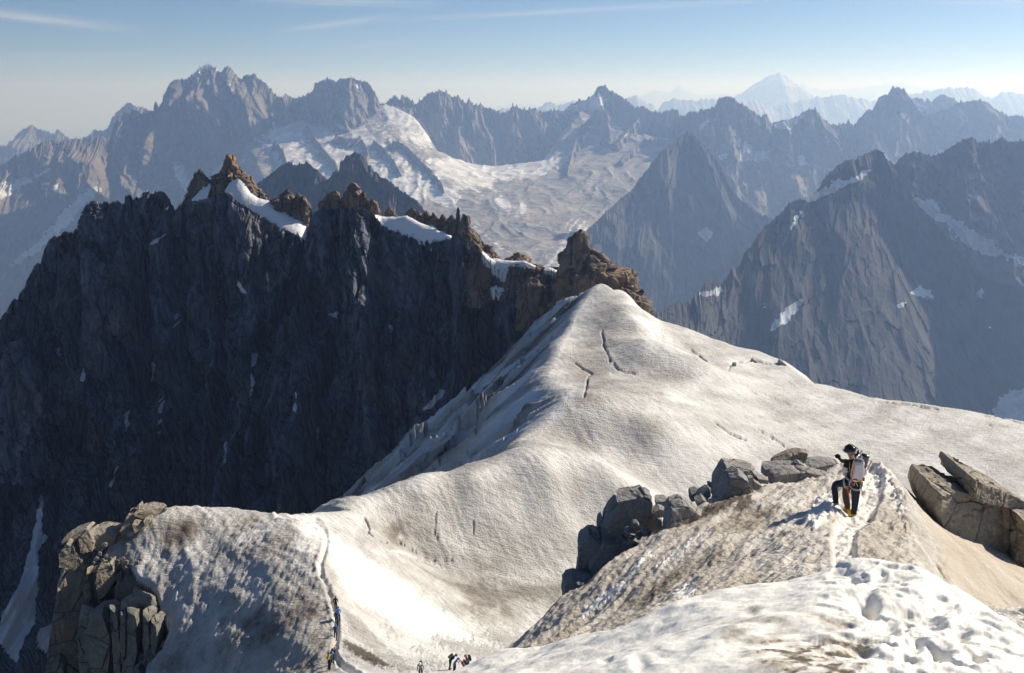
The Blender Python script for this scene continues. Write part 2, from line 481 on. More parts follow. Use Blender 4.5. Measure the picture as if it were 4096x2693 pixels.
def with_y(pts, *keys):
    """give (px, py) crest points a distance by interpolating keys (px, Y)"""
    kx = [k[0] for k in keys]; ky = [k[1] for k in keys]
    return [(p[0], p[1], float(np.interp(p[0], kx, ky))) for p in pts]

M_FAR = mat_far_rock('far_rock', (0.10, 0.099, 0.10), (0.19, 0.175, 0.16), 60, bump=0.5, tall=0.4)
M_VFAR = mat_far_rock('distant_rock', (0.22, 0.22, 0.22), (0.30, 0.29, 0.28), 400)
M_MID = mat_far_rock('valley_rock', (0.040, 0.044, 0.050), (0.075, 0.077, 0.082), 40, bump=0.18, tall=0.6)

# the valley floor reaches out to the horizon
vf = mesh_obj('valley_floor', [(-70000, -6000, -2300), (70000, -6000, -2300), (70000, 74000, -2300), (-70000, 74000, -2300)], [(0, 1, 2, 3)],
              mat_far_rock('valley_ground', (0.10, 0.11, 0.09), (0.17, 0.17, 0.14), 300))
tag(vf, kind='structure')

# --- ranges on the skyline, farthest first
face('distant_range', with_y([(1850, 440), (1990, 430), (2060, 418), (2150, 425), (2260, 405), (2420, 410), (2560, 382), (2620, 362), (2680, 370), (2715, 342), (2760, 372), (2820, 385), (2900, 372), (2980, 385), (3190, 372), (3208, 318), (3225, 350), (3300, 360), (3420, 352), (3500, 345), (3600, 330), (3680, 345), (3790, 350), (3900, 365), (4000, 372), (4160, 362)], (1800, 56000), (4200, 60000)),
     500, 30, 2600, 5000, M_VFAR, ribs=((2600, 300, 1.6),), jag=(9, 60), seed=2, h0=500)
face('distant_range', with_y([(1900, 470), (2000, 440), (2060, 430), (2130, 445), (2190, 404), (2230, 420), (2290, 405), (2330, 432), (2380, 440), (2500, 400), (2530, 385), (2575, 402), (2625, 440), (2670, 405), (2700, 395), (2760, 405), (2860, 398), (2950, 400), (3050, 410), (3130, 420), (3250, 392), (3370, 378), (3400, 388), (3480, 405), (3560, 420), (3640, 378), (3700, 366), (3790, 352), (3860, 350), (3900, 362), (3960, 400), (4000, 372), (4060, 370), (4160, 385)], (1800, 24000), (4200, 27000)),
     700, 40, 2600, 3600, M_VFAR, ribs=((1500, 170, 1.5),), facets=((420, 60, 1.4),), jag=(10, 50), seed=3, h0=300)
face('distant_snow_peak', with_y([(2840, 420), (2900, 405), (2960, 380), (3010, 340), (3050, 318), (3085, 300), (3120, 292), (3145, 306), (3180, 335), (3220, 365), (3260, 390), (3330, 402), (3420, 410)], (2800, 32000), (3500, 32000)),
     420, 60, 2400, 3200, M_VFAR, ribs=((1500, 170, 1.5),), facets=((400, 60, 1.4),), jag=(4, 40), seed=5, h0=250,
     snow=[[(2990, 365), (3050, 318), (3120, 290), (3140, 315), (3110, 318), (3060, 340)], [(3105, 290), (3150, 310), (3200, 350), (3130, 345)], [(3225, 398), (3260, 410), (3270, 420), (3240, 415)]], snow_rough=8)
face('mountain_range', with_y([(-120, 600), (0, 579), (26, 582), (53, 559), (76, 529), (100, 512), (126, 499), (153, 515), (194, 526), (218, 538), (229, 513), (236, 520), (253, 535), (276, 553), (294, 559), (347, 560), (420, 575), (520, 600)], (-120, 14000), (520, 14500)),
     360, 90, 1900, 1700, M_FAR, ribs=((560, 170, 1.8),), facets=((140, 36, 1.6), (60, 14, 1.6)), jag=(10, 26), seed=8, h0=120,
     snow=[[(135, 568), (150, 562), (160, 572), (145, 578)], [(20, 640), (70, 610), (80, 625), (40, 650)], [(258, 545), (290, 556), (280, 566)]])
face('mountain_range', with_y([(290, 575), (347, 547), (376, 518), (412, 524), (435, 506), (447, 471), (482, 435), (512, 409), (541, 424), (576, 432), (606, 444), (660, 470)], (290, 12000), (660, 12000)),
     300, 80, 1800, 1500, M_FAR, ribs=((460, 140, 1.8),), facets=((120, 32, 1.6), (50, 12, 1.6)), jag=(8, 22), seed=11, h0=100)
face('mountain_range', with_y([(-120, 720), (0, 668), (47, 635), (106, 606), (176, 565), (206, 560), (235, 568), (306, 550), (329, 562), (353, 556), (382, 553), (412, 547), (438, 559), (520, 600), (600, 640)], (-120, 8200), (600, 9200)),
     520, 160, 1900, 1900, M_FAR, ribs=((700, 190, 1.6), (170, 16, 2.0)), facets=((110, 26, 1.5), (45, 10, 1.5)), jag=(11, 22), seed=14, h0=90, d=(0.1, -1),
     snow=[[(-10, 745), (30, 730), (120, 712), (206, 672), (180, 690), (90, 745), (60, 770), (-10, 800)], [(165, 748), (190, 752), (190, 762), (168, 758)], [(200, 752), (235, 735), (232, 760), (210, 770)], [(225, 772), (245, 785), (240, 800)],
           [(300, 800), (395, 730), (400, 760), (330, 830), (270, 900), (200, 960), (150, 1010), (60, 1060), (40, 1070), (60, 1040), (160, 960)]], snow_rough=12)

# --- the high ridge from the snow-capped summit on the left round to the right
BIG = [(425, 590), (438, 559), (453, 512), (471, 471), (482, 450), (500, 450), (518, 459), (529, 438), (547, 441), (565, 456), (588, 450), (606, 447), (613, 440), (616, 418), (624, 412), (635, 432), (647, 412), (656, 382), (671, 347), (685, 329), (700, 318), (718, 320), (747, 318), (770, 300), (794, 276), (820, 262), (835, 253), (853, 268), (885, 288), (900, 268), (912, 265), (929, 282), (947, 303), (965, 315), (979, 300), (995, 303), (1012, 294), (1035, 315), (1059, 332), (1082, 359), (1100, 382), (1118, 391), (1135, 391), (1141, 374), (1153, 382), (1162, 394), (1206, 391), (1229, 382), (1253, 359), (1259, 332), (1282, 326), (1312, 315), (1344, 326), (1365, 315), (1406, 312), (1435, 321), (1471, 329), (1488, 353), (1503, 382), (1518, 412), (1535, 418), (1560, 424), (1620, 432), (1660, 436)]
face('mountain_range', with_y(BIG, (400, 8300), (835, 8900), (1180, 9100), (1400, 8900), (1660, 9000)),
     1000, 330, [(400, 1500), (700, 1700), (900, 1650), (1000, 1350), (1080, 900), (1118, 340), (1235, 380), (1275, 560), (1400, 720), (1480, 700), (1530, 200), (1660, 150)], 1050, M_FAR, ribs=((520, 210, 2.4), (190, 48, 2.2), (60, 10, 2.0)), facets=((95, 26, 1.9), (36, 9, 1.8)), jag=(9, 16), seed=21, h0=70, lean=-0.22, prof=1.1,
     snow=[[(755, 305), (794, 262), (835, 240), (858, 262), (845, 270), (815, 285), (790, 305)], [(845, 262), (882, 288), (866, 282)], [(890, 300), (915, 330), (930, 360), (905, 330)], [(940, 303), (950, 315), (935, 310)],
           [(1080, 480), (1095, 490), (1110, 515), (1160, 500), (1200, 478), (1230, 490), (1245, 540), (1330, 600), (1350, 640), (1310, 720), (1180, 690), (1120, 660), (1110, 580)], [(1350, 495), (1370, 500), (1382, 520), (1365, 520)], [(1280, 540), (1380, 545), (1430, 600), (1420, 640), (1350, 640), (1310, 590)],
           [(690, 650), (730, 660), (760, 730), (740, 770), (710, 720)], [(830, 720), (890, 645), (900, 670), (860, 710)], [(872, 480), (880, 500), (876, 506)], [(890, 515), (896, 535), (890, 530)], [(550, 585), (556, 610), (560, 620), (552, 600)], [(1418, 330), (1440, 350), (1435, 355)]], snow_rough=9)
face('mountain_range', with_y([(1510, 430), (1535, 420), (1547, 415), (1559, 394), (1582, 382), (1600, 400), (1612, 385), (1629, 388), (1647, 403), (1659, 421), (1682, 403), (1706, 382), (1721, 371), (1765, 363), (1788, 371), (1812, 388), (1838, 388), (1845, 400), (1865, 412), (1876, 397), (1894, 418), (1915, 424), (1922, 409), (1929, 424), (1965, 438), (2000, 450), (2035, 447), (2044, 432), (2050, 418), (2058, 434), (2062, 424), (2066, 415), (2074, 435), (2106, 441), (2135, 432), (2159, 450), (2182, 447), (2218, 441), (2253, 447), (2300, 452), (2360, 460)], (1500, 9300), (1765, 9300), (2100, 9500), (2360, 9600)),
     760, 220, [(1500, 620), (1765, 820), (2000, 700), (2360, 560)], 560, M_FAR, ribs=((360, 120, 2.8), (140, 34, 2.4), (50, 8, 2.0)), facets=((80, 18, 2.0), (30, 7, 1.8)), jag=(9, 15), seed=27, h0=60, lean=-0.3,
     snow=[[(1515, 425), (1560, 418), (1600, 430), (1640, 450), (1690, 520), (1712, 545), (1725, 550), (1680, 480), (1640, 480), (1590, 440), (1540, 440)], [(1640, 460), (1690, 480), (1700, 540), (1670, 500)], [(1768, 490), (1774, 510), (1770, 512)]], snow_rough=8)
face('mountain_range', with_y([(2200, 470), (2253, 447), (2265, 435), (2282, 418), (2312, 403), (2347, 400), (2376, 376), (2388, 350), (2398, 344), (2406, 343), (2424, 344), (2435, 362), (2465, 374), (2488, 388), (2512, 406), (2541, 429), (2571, 426), (2594, 441), (2635, 453), (2671, 447), (2701, 436), (2726, 466), (2763, 470), (2820, 480)], (2200, 9600), (2420, 9700), (2820, 9300)),
     560, 200, [(2200, 560), (2420, 900), (2820, 700)], 650, M_FAR, ribs=((420, 120, 2.2), (140, 30, 2.2)), facets=((80, 18, 1.8), (30, 7, 1.8)), jag=(7, 16), seed=33, h0=60,
     snow=[[(2262, 440), (2300, 412), (2345, 403), (2375, 385), (2400, 400), (2440, 395), (2400, 430), (2350, 470), (2310, 520), (2290, 500), (2310, 450)], [(2340, 465), (2370, 470), (2360, 495)], [(2410, 530), (2440, 505), (2500, 510), (2480, 560), (2420, 560)]], snow_rough=10)
RIGHT = [(2690, 470), (2726, 468), (2763, 452), (2814, 443), (2858, 430), (2866, 410), (2877, 395), (2902, 386), (2921, 386), (2952, 408), (2990, 427), (3015, 452), (3046, 465), (3068, 468), (3087, 496), (3115, 483), (3153, 477), (3191, 465), (3216, 446), (3241, 436), (3260, 439), (3285, 471), (3323, 499), (3348, 505), (3373, 493), (3385, 494), (3393, 475), (3400, 486), (3405, 496), (3415, 505), (3442, 471), (3467, 439), (3493, 439), (3505, 408), (3524, 383), (3552, 380), (3562, 361), (3587, 351), (3606, 355), (3625, 373), (3643, 395), (3669, 433), (3719, 458), (3750, 446), (3794, 436), (3826, 414), (3889, 402), (3920, 399), (3951, 414), (3995, 446), (4033, 465), (4071, 461), (4096, 471), (4200, 480)]
face('mountain_range', with_y([(3630, 410), (3656, 392), (3690, 395), (3700, 410), (3713, 397), (3730, 410), (3745, 390), (3763, 380), (3790, 386), (3815, 395), (3830, 412), (3900, 430)], (3600, 10500), (3900, 10500)),
     160, 40, 600, 500, M_FAR, ribs=((250, 90, 2.5), (90, 30, 2.5)), jag=(6, 16), seed=36, h0=60, snow=[[(3655, 402), (3690, 420), (3700, 430), (3660, 425)], [(3745, 428), (3765, 440), (3750, 436)]])
face('mountain_range', with_y(RIGHT, (2690, 8600), (2900, 8300), (3250, 8400), (3590, 8700), (4200, 9000)),
     1000, 260, [(2690, 900), (3590, 1250), (4200, 1200)], 1000, M_FAR, ribs=((460, 140, 2.0), (150, 30, 2.0)), facets=((90, 20, 1.7), (34, 7, 1.7)), jag=(8, 16), seed=41, h0=70, lean=0.12,
     snow=[[(2790, 510), (2815, 485), (2870, 472), (2876, 480), (2830, 500), (2800, 520)], [(3087, 500), (3130, 485), (3190, 470), (3215, 462), (3180, 500), (3160, 520), (3110, 515)], [(2968, 590), (2985, 570), (3020, 610), (3085, 600), (3060, 650), (2990, 640), (2960, 640)], [(2870, 620), (2905, 615), (2912, 640), (2885, 640)], [(3190, 660), (3200, 610), (3225, 640), (3240, 660)], [(3140, 645), (3160, 650), (3170, 665), (3150, 670)], [(3300, 545), (3318, 565), (3310, 572)], [(3340, 560), (3370, 590), (3365, 600)], [(3668, 405), (3690, 420), (3705, 428)], [(3680, 440), (3710, 452), (3700, 458)], [(3530, 600), (3548, 640), (3540, 640)], [(3735, 625), (3770, 595), (3780, 605), (3750, 630)], [(3150, 520), (3170, 560), (3180, 570), (3160, 545)], [(3310, 680), (3340, 665), (3330, 690), (3310, 695)]], snow_rough=9)

# --- the ice basin between them, with the crevassed tongue running out of it
def tps_fit(P, sc, lam=3e-4):
    X = P[:, :2] / sc; n = len(X)
    r2 = ((X[:, None] - X[None]) ** 2).sum(-1)
    K = 0.5 * r2 * np.log(r2 + 1e-12)
    A = np.zeros((n + 3, n + 3)); A[:n, :n] = K + np.eye(n) * lam
    A[:n, n] = 1; A[:n, n + 1:] = X; A[n, :n] = 1; A[n + 1:, :n] = X.T
    w = np.linalg.solve(A, np.concatenate([P[:, 2], [0, 0, 0]]))
    return X, w, sc
def tps_eval(fit, x, y):
    X, w, sc = fit; n = len(X)
    x = np.asarray(x, np.float32) / sc; y = np.asarray(y, np.float32) / sc
    z = (w[n] + w[n + 1] * x + w[n + 2] * y).astype(np.float32)
    for i in range(n):
        r2 = (x - np.float32(X[i, 0])) ** 2 + (y - np.float32(X[i, 1])) ** 2
        z += np.float32(0.5 * w[i]) * r2 * np.log(r2 + np.float32(1e-12))
    return z

def edge_drop(x, y, ring, drops):
    """how far below the sheet the ground falls outside the ring of (x, y); drops = (first slope, rounding) of each edge"""
    R = np.asarray(ring, np.float32); n = len(R)
    best = np.full(x.shape, 1e18, np.float32); k = np.zeros(x.shape, np.float32); w = np.zeros(x.shape, np.float32)
    ins = np.zeros(x.shape, bool)
    for i in range(n):
        x0, y0 = R[i]; x1, y1 = R[(i + 1) % n]
        ex, ey = x1 - x0, y1 - y0
        t = np.clip(((x - x0) * ex + (y - y0) * ey) / (ex * ex + ey * ey + 1e-9), 0, 1)
        q = (x - x0 - t * ex) ** 2 + (y - y0 - t * ey) ** 2
        m = q < best
        best = np.where(m, q, best); k = np.where(m, drops[i][0], k); w = np.where(m, drops[i][1], w)
        ins ^= ((y0 > y) != (y1 > y)) & (x < ex * (y - y0) / (ey + 1e-12) + x0)
    d = np.sqrt(best); d[ins] = 0
    return k * (np.sqrt(d * d + w * w) - w), d, ins

M_GLA = mat_far_rock('basin_ice', (0.17, 0.17, 0.17), (0.33, 0.33, 0.33), 34, (0.78, 0.79, 0.82), bump=0.3, tall=1.0)
bas = [(900, 560, 8900), (1100, 475, 8950), (1240, 485, 8900), (1400, 480, 8850), (1530, 422, 8950), (1650, 480, 8750), (1150, 600, 8150), (1300, 700, 7450), (1450, 620, 7900), (1600, 560, 8200), (1700, 610, 8000), (1850, 650, 8350), (2000, 668, 8400), (2200, 645, 8500), (2300, 470, 9300), (2450, 530, 9000), (2600, 550, 8700), (2700, 570, 8400),
       (1550, 720, 7250), (1750, 700, 7400), (1950, 735, 7500), (2150, 725, 7550), (2350, 690, 7650), (2600, 660, 7800), (1700, 830, 6700), (1900, 800, 6850), (2100, 830, 6700), (2300, 830, 6800), (2500, 780, 7100), (1800, 950, 6000), (2000, 950, 5950), (2200, 930, 6050), (2400, 900, 6300), (1850, 1080, 5300), (2100, 1080, 5300), (2300, 1060, 5400), (2100, 1200, 4900), (2600, 1000, 6000)]
bP = np.array([at(*q) for q in bas])
bfit = tps_fit(bP, 3000.0)
yy = np.linspace(4700, 9500, 420)[:, None]; tt = np.linspace(-0.34, 0.24, 520)[None]
gx = yy * tt; gy = yy + 0 * tt
gz = tps_eval(bfit, gx, gy)
flow = fbm2(gx / 500, gy / 900, 3, 4) * 120
gz = gz + 10 * ridged2((gx + flow) / 170, gy / 520, 4, 6) + 4.5 * fbm2(gx / 90, gy / 50, 4, 9) - 7
bring = [at(*q)[:2] for q in [(1000, 620, 8500), (1085, 478, 8980), (1250, 480, 8930), (1400, 475, 8880), (1530, 426, 8980), (1650, 485, 8800), (1730, 590, 8300), (1850, 645, 8380), (2000, 665, 8430), (2200, 642, 8530), (2290, 520, 9150), (2330, 455, 9400), (2450, 528, 9050), (2600, 550, 8750), (2720, 560, 8450), (2600, 700, 7600), (2450, 830, 6800), (2340, 920, 6200), (2255, 1010, 5700), (2215, 1100, 5300), (2190, 1200, 4900), (1500, 1300, 4000)]]
gz = gz - edge_drop(gx, gy, bring, [(1.6, 60.0)] * 22)[0]
P = np.stack([gx, gy, gz], -1)
qx, qy = pix(P)
fx = np.where(qx < 2080, qx * 0.62 - qy * 0.78, -(qx * 0.80 + qy * 0.60))      # across the two ice streams
fy = np.where(qx < 2080, qx * 0.78 + qy * 0.62, -qx * 0.60 + qy * 0.80)
fx = fx + 14 * fbm2(qx / 160, qy / 120, 3, 5)
band = n2(fx / 15, fy / 260, 3) * 0.6 + n2(fx / 34, fy / 420, 5) * 0.7
ser = fbm2(gx / 55, gy / 40, 4, 15)
low = sstep(780, 900, qy)
sn = 0.34 + 0.30 * band + 0.16 * ser - 0.06 * low
sn += 0.85 * paint(qx, qy, [[(1080, 470), (1260, 470), (1330, 540), (1400, 600), (1440, 700), (1290, 760), (1120, 720), (1095, 560)], [(1400, 500), (1440, 500), (1540, 590), (1640, 680), (1720, 710), (1830, 790), (1800, 810), (1640, 800), (1500, 720), (1430, 620)], [(1720, 640), (1850, 650), (2060, 670), (2160, 650), (2290, 600), (2330, 500), (2370, 480), (2360, 560), (2280, 640), (2140, 700), (2000, 720), (1850, 740), (1760, 690)],
                            [(1990, 800), (2080, 830), (2090, 840), (2040, 840)], [(1530, 425), (1640, 475), (1720, 600), (1650, 570), (1560, 480)]], 25, 18, 60, 3)
sn -= 0.55 * paint(qx, qy, [[(2050, 730), (2350, 720), (2330, 830), (2200, 820), (2060, 800)], [(1690, 740), (1760, 860), (1740, 950), (1690, 880)]], 40, 26, 50, 5)
sn -= 0.34 * paint(qx, qy, [[(2300, 480), (2700, 480), (2660, 700), (2420, 860), (2200, 840), (2240, 660)]], 60, 40, 60, 9)
sn += 0.30 * paint(qx, qy, [[(2250, 830), (2560, 720), (2700, 600), (2640, 700), (2400, 860), (2270, 1000), (2150, 1080), (2050, 1080), (2200, 960)]], 50, 20, 60, 8) * (0.5 + band)
tag(mesh_obj('glacier', P, grid_faces(*gx.shape), M_GLA, None, True, {'snow': np.clip(sn, 0, 1)}), kind='structure')
# rock ribs that stand out of the ice
def ice_y(px, py):
    ys = np.linspace(5000, 9300, 400); q = at(px, py, ys)
    k = np.nonzero(q[:, 2] < tps_eval(bfit, q[:, 0], q[:, 1]))[0]
    return float(ys[k[0]]) if len(k) else 9000.0
def rib(crest, Y, H, run, seed, d=(0, -1), nu=140, nv=70, snow=(), mat=None):
    Y = [(c[0], ice_y(c[0], c[1] + 22)) for c in crest]
    Y = sorted(Y)
    face('rock_rib', with_y(crest, *Y), nu, nv, H, run, mat or M_FAR, ribs=((150, 45, 2.2),), facets=((50, 12, 1.8), (20, 5, 1.8)), jag=(6, 14), seed=seed, h0=35, d=d, snow=snow, back=0.8)
rib([(1225, 500), (1250, 540), (1290, 590), (1330, 640), (1352, 680)], ((1225, 8700), (1352, 8150)), 130, 110, 61, (-0.6, -1))
rib([(1340, 540), (1400, 560), (1440, 550), (1462, 580), (1472, 620), (1465, 640)], ((1340, 8600), (1470, 8350)), 220, 190, 63, (-0.3, -1))
rib([(1570, 560), (1620, 580), (1680, 640), (1730, 690), (1765, 730), (1775, 760)], ((1570, 8500), (1775, 7800)), 260, 220, 65, (-0.2, -1), 180, 80)
rib([(2270, 690), (2290, 610), (2330, 500), (2360, 470), (2420, 440)], ((2270, 8200), (2420, 9300)), 320, 260, 67, (0.2, -1), 160, 80)
rib([(2400, 560), (2470, 580), (2500, 540), (2560, 470), (2620, 460), (2680, 520)], ((2400, 8700), (2680, 8700)), 420, 330, 69, (0, -1), 200, 90, [[(2410, 545), (2490, 500), (2510, 540), (2440, 570)]])

rib([(2480, 640), (2530, 600), (2570, 560), (2640, 560), (2700, 600)], (), 330, 260, 73, (0, -1), 180, 90, [[(2540, 600), (2600, 580), (2620, 620), (2560, 640)]])
rib([(1100, 560), (1130, 600), (1150, 660), (1175, 700)], (), 90, 80, 75, (-0.3, -1))
rib([(1495, 560), (1530, 590), (1575, 640), (1600, 690)], (), 110, 100, 77, (-0.3, -1))

# --- nearer dark pyramid and its ridge behind the wall
face('mountain_ridge', with_y([(980, 760), (1050, 720), (1106, 676), (1153, 647), (1182, 662), (1229, 650), (1265, 682), (1312, 718), (1335, 690), (1356, 685), (1362, 650), (1395, 622), (1421, 609), (1440, 622), (1459, 641), (1500, 690), (1535, 718), (1545, 712), (1582, 747), (1620, 775), (1665, 800), (1700, 847), (1730, 900), (1780, 960)], (980, 4600), (1421, 4400), (1780, 4200)),
     520, 200, 900, 620, M_MID, ribs=((250, 95, 2.6), (85, 22, 2.4)), facets=((50, 13, 2.0), (20, 5, 1.8)), jag=(8, 13), seed=47, h0=40, scale=0.74)

# --- the shaded mountains on the right, back to front
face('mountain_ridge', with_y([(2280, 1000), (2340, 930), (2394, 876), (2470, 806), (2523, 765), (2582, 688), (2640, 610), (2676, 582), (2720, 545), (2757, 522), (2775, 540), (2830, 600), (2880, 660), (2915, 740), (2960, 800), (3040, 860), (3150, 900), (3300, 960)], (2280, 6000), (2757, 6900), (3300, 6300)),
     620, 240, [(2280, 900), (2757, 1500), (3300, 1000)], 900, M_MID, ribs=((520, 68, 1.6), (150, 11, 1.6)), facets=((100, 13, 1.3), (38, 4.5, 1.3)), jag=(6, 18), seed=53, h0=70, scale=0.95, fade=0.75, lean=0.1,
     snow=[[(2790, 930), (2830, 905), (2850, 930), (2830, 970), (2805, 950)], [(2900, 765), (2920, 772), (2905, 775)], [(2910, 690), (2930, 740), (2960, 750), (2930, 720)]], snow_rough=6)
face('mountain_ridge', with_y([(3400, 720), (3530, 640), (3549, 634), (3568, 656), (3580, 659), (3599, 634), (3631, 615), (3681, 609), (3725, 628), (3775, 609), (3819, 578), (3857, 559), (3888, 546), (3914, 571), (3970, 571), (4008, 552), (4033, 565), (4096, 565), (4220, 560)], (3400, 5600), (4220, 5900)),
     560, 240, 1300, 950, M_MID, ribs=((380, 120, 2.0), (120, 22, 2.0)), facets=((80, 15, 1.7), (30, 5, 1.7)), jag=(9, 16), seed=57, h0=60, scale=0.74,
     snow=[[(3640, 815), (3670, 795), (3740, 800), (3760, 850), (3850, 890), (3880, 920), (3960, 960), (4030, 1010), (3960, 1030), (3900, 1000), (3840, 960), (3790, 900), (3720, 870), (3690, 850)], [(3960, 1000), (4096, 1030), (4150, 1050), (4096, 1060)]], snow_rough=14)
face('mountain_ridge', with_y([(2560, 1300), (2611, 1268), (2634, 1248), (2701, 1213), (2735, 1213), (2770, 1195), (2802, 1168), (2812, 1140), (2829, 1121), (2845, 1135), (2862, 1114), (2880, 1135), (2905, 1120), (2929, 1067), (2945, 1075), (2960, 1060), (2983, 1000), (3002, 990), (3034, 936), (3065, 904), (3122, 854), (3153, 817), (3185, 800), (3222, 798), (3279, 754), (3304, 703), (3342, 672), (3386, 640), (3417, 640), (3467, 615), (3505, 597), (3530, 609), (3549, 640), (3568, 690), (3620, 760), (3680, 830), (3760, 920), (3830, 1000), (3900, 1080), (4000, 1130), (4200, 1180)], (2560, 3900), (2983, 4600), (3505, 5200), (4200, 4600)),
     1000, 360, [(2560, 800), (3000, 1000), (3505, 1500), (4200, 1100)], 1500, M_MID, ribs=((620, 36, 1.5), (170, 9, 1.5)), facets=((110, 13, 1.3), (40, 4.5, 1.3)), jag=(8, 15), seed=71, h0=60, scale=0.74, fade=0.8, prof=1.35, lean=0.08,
     snow=[[(3215, 800), (3290, 755), (3310, 750), (3330, 735), (3400, 715), (3470, 676), (3482, 684), (3440, 715), (3350, 760), (3290, 790), (3230, 810)], [(3330, 725), (3360, 720), (3345, 735)],
           [(3180, 870), (3210, 850), (3160, 920)], [(2800, 1175), (2880, 1150), (2910, 1165), (2870, 1185), (2810, 1185)], [(3640, 1175), (3680, 1140), (3720, 1165), (3730, 1190), (3670, 1185)], [(3080, 1325), (3120, 1260), (3190, 1200), (3220, 1195), (3170, 1270), (3110, 1310)], [(3920, 1320), (3960, 1310), (3950, 1325)], [(3580, 1220), (3630, 1205), (3610, 1225)], [(3900, 1180), (3930, 1150), (3925, 1195)], [(3040, 1200), (3060, 1230), (3062, 1240)], [(3950, 1700), (4000, 1590), (4060, 1560), (4200, 1550), (4200, 1760)]], snow_rough=10)
# ------------------------------------------------------------------ the dark north wall, its pinnacles and the snow lying on its shelves
M_WALL = mat_wall('wall_granite')  # granite with its blue-black shade put into the colour
M_PIN = mat_wall('pinnacle_granite', (0.12, 0.10, 0.085), (0.28, 0.225, 0.17), (0.34, 0.215, 0.125), 0.46)  # sunlit copy of the granite: warm light put into the colour
def mppx(Y, py=1000):
    b = -(py - CY) / FPX
    return Y / (CP + b * SP) / FPX
def wallY(Y):
    return float(np.interp(Y, (560, 600, 700, 760, 870, 960, 1040, 1130, 1190, 1270, 1340, 1480, 1560), (452, 472, 488, 502, 524, 540, 556, 570, 582, 600, 615, 645, 660)))
W1 = [(-140, 1480), (-60, 1360), (0, 1279), (24, 1247), (50, 1200), (71, 1197), (76, 1176), (97, 1153), (112, 1112), (132, 1076), (147, 1053), (162, 1056), (176, 1000), (194, 965), (218, 947), (241, 947), (259, 925), (288, 932), (306, 918), (329, 900), (335, 859), (353, 824), (368, 812), (382, 812), (406, 815), (424, 806), (435, 814), (471, 802), (488, 815), (497, 812), (500, 784), (518, 781), (532, 800), (547, 784), (565, 797), (568, 776), (588, 766), (612, 775), (635, 766), (653, 766), (671, 784), (682, 812), (700, 841), (712, 830), (735, 812), (765, 806), (800, 803), (841, 790), (880, 770), (905, 772), (918, 784), (971, 820), (1035, 861), (1088, 896), (1153, 926), (1206, 955), (1222, 959), (1241, 872), (1259, 849), (1282, 842), (1318, 838), (1370, 834), (1441, 832), (1468, 846), (1494, 862), (1524, 896), (1553, 914), (1629, 937), (1676, 949), (1712, 968), (1735, 970), (1806, 955), (1818, 931), (1835, 931), (1853, 955), (1888, 984), (1893, 1010), (1880, 1060), (1868, 1092), (1848, 1156), (1845, 1176), (1870, 1190), (1900, 1170), (1935, 1154), (1990, 1158), (2063, 1161), (2088, 1150), (2110, 1180), (2114, 1277), (2160, 1290), (2235, 1262), (2280, 1220), (2310, 1210), (2400, 1230), (2480, 1260)]
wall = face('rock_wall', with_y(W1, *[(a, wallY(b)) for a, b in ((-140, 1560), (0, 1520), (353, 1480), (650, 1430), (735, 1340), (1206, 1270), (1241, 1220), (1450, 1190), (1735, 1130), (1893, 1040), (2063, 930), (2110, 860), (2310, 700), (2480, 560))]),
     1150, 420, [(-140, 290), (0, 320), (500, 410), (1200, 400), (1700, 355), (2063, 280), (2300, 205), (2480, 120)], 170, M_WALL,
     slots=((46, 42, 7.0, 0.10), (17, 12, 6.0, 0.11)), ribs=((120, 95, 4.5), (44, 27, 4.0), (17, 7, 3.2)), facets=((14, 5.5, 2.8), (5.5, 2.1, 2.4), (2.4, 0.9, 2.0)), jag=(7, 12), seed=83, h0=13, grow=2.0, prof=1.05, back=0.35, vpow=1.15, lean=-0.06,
     snow=[[(163, 1975), (178, 2000), (165, 2120), (195, 2160), (155, 2200), (152, 2330), (138, 2500), (95, 2560), (65, 2660), (35, 2620), (-10, 2560), (5, 2460), (60, 2370), (90, 2300), (120, 2200), (130, 2140)], [(150, 2520), (200, 2500), (258, 2440), (245, 2600), (190, 2620), (150, 2590)],
           [(1180, 1560), (1190, 1570), (1184, 1660), (1176, 1640)], [(700, 1250), (708, 1262), (704, 1330), (698, 1320)], [(1420, 1180), (1430, 1190), (1424, 1240)], [(1560, 1300), (1572, 1310), (1562, 1372)], [(470, 1850), (480, 1860), (440, 1960), (436, 1940)], [(610, 1450), (618, 1460), (606, 1560)], [(1270, 1700), (1280, 1710), (1262, 1790)], [(900, 1760), (910, 1770), (900, 1860), (893, 1850)], [(1690, 1640), (1760, 1560), (1790, 1560), (1720, 1640)],
           [(1064, 1075), (1072, 1090), (1076, 1160), (1070, 1165)], [(952, 1125), (965, 1135), (985, 1175), (970, 1170), (955, 1145)], [(858, 1220), (868, 1200), (880, 1215), (865, 1228)], [(1004, 1415), (1032, 1412), (1025, 1450), (1012, 1480), (1006, 1450)], [(1005, 1500), (1018, 1530), (1010, 1600), (998, 1610), (1000, 1560)], [(640, 1590), (655, 1610), (640, 1735), (632, 1730)], [(330, 1470), (345, 1500), (338, 1530), (325, 1520)], [(500, 1650), (520, 1640), (510, 1720), (500, 1740)],
           [(880, 1170), (886, 1180), (880, 1190)], [(1320, 1255), (1345, 1250), (1350, 1275), (1325, 1270)], [(600, 975), (630, 950), (662, 935), (650, 955), (610, 978)], [(225, 1400), (240, 1380), (245, 1420), (230, 1440)]], snow_rough=7)

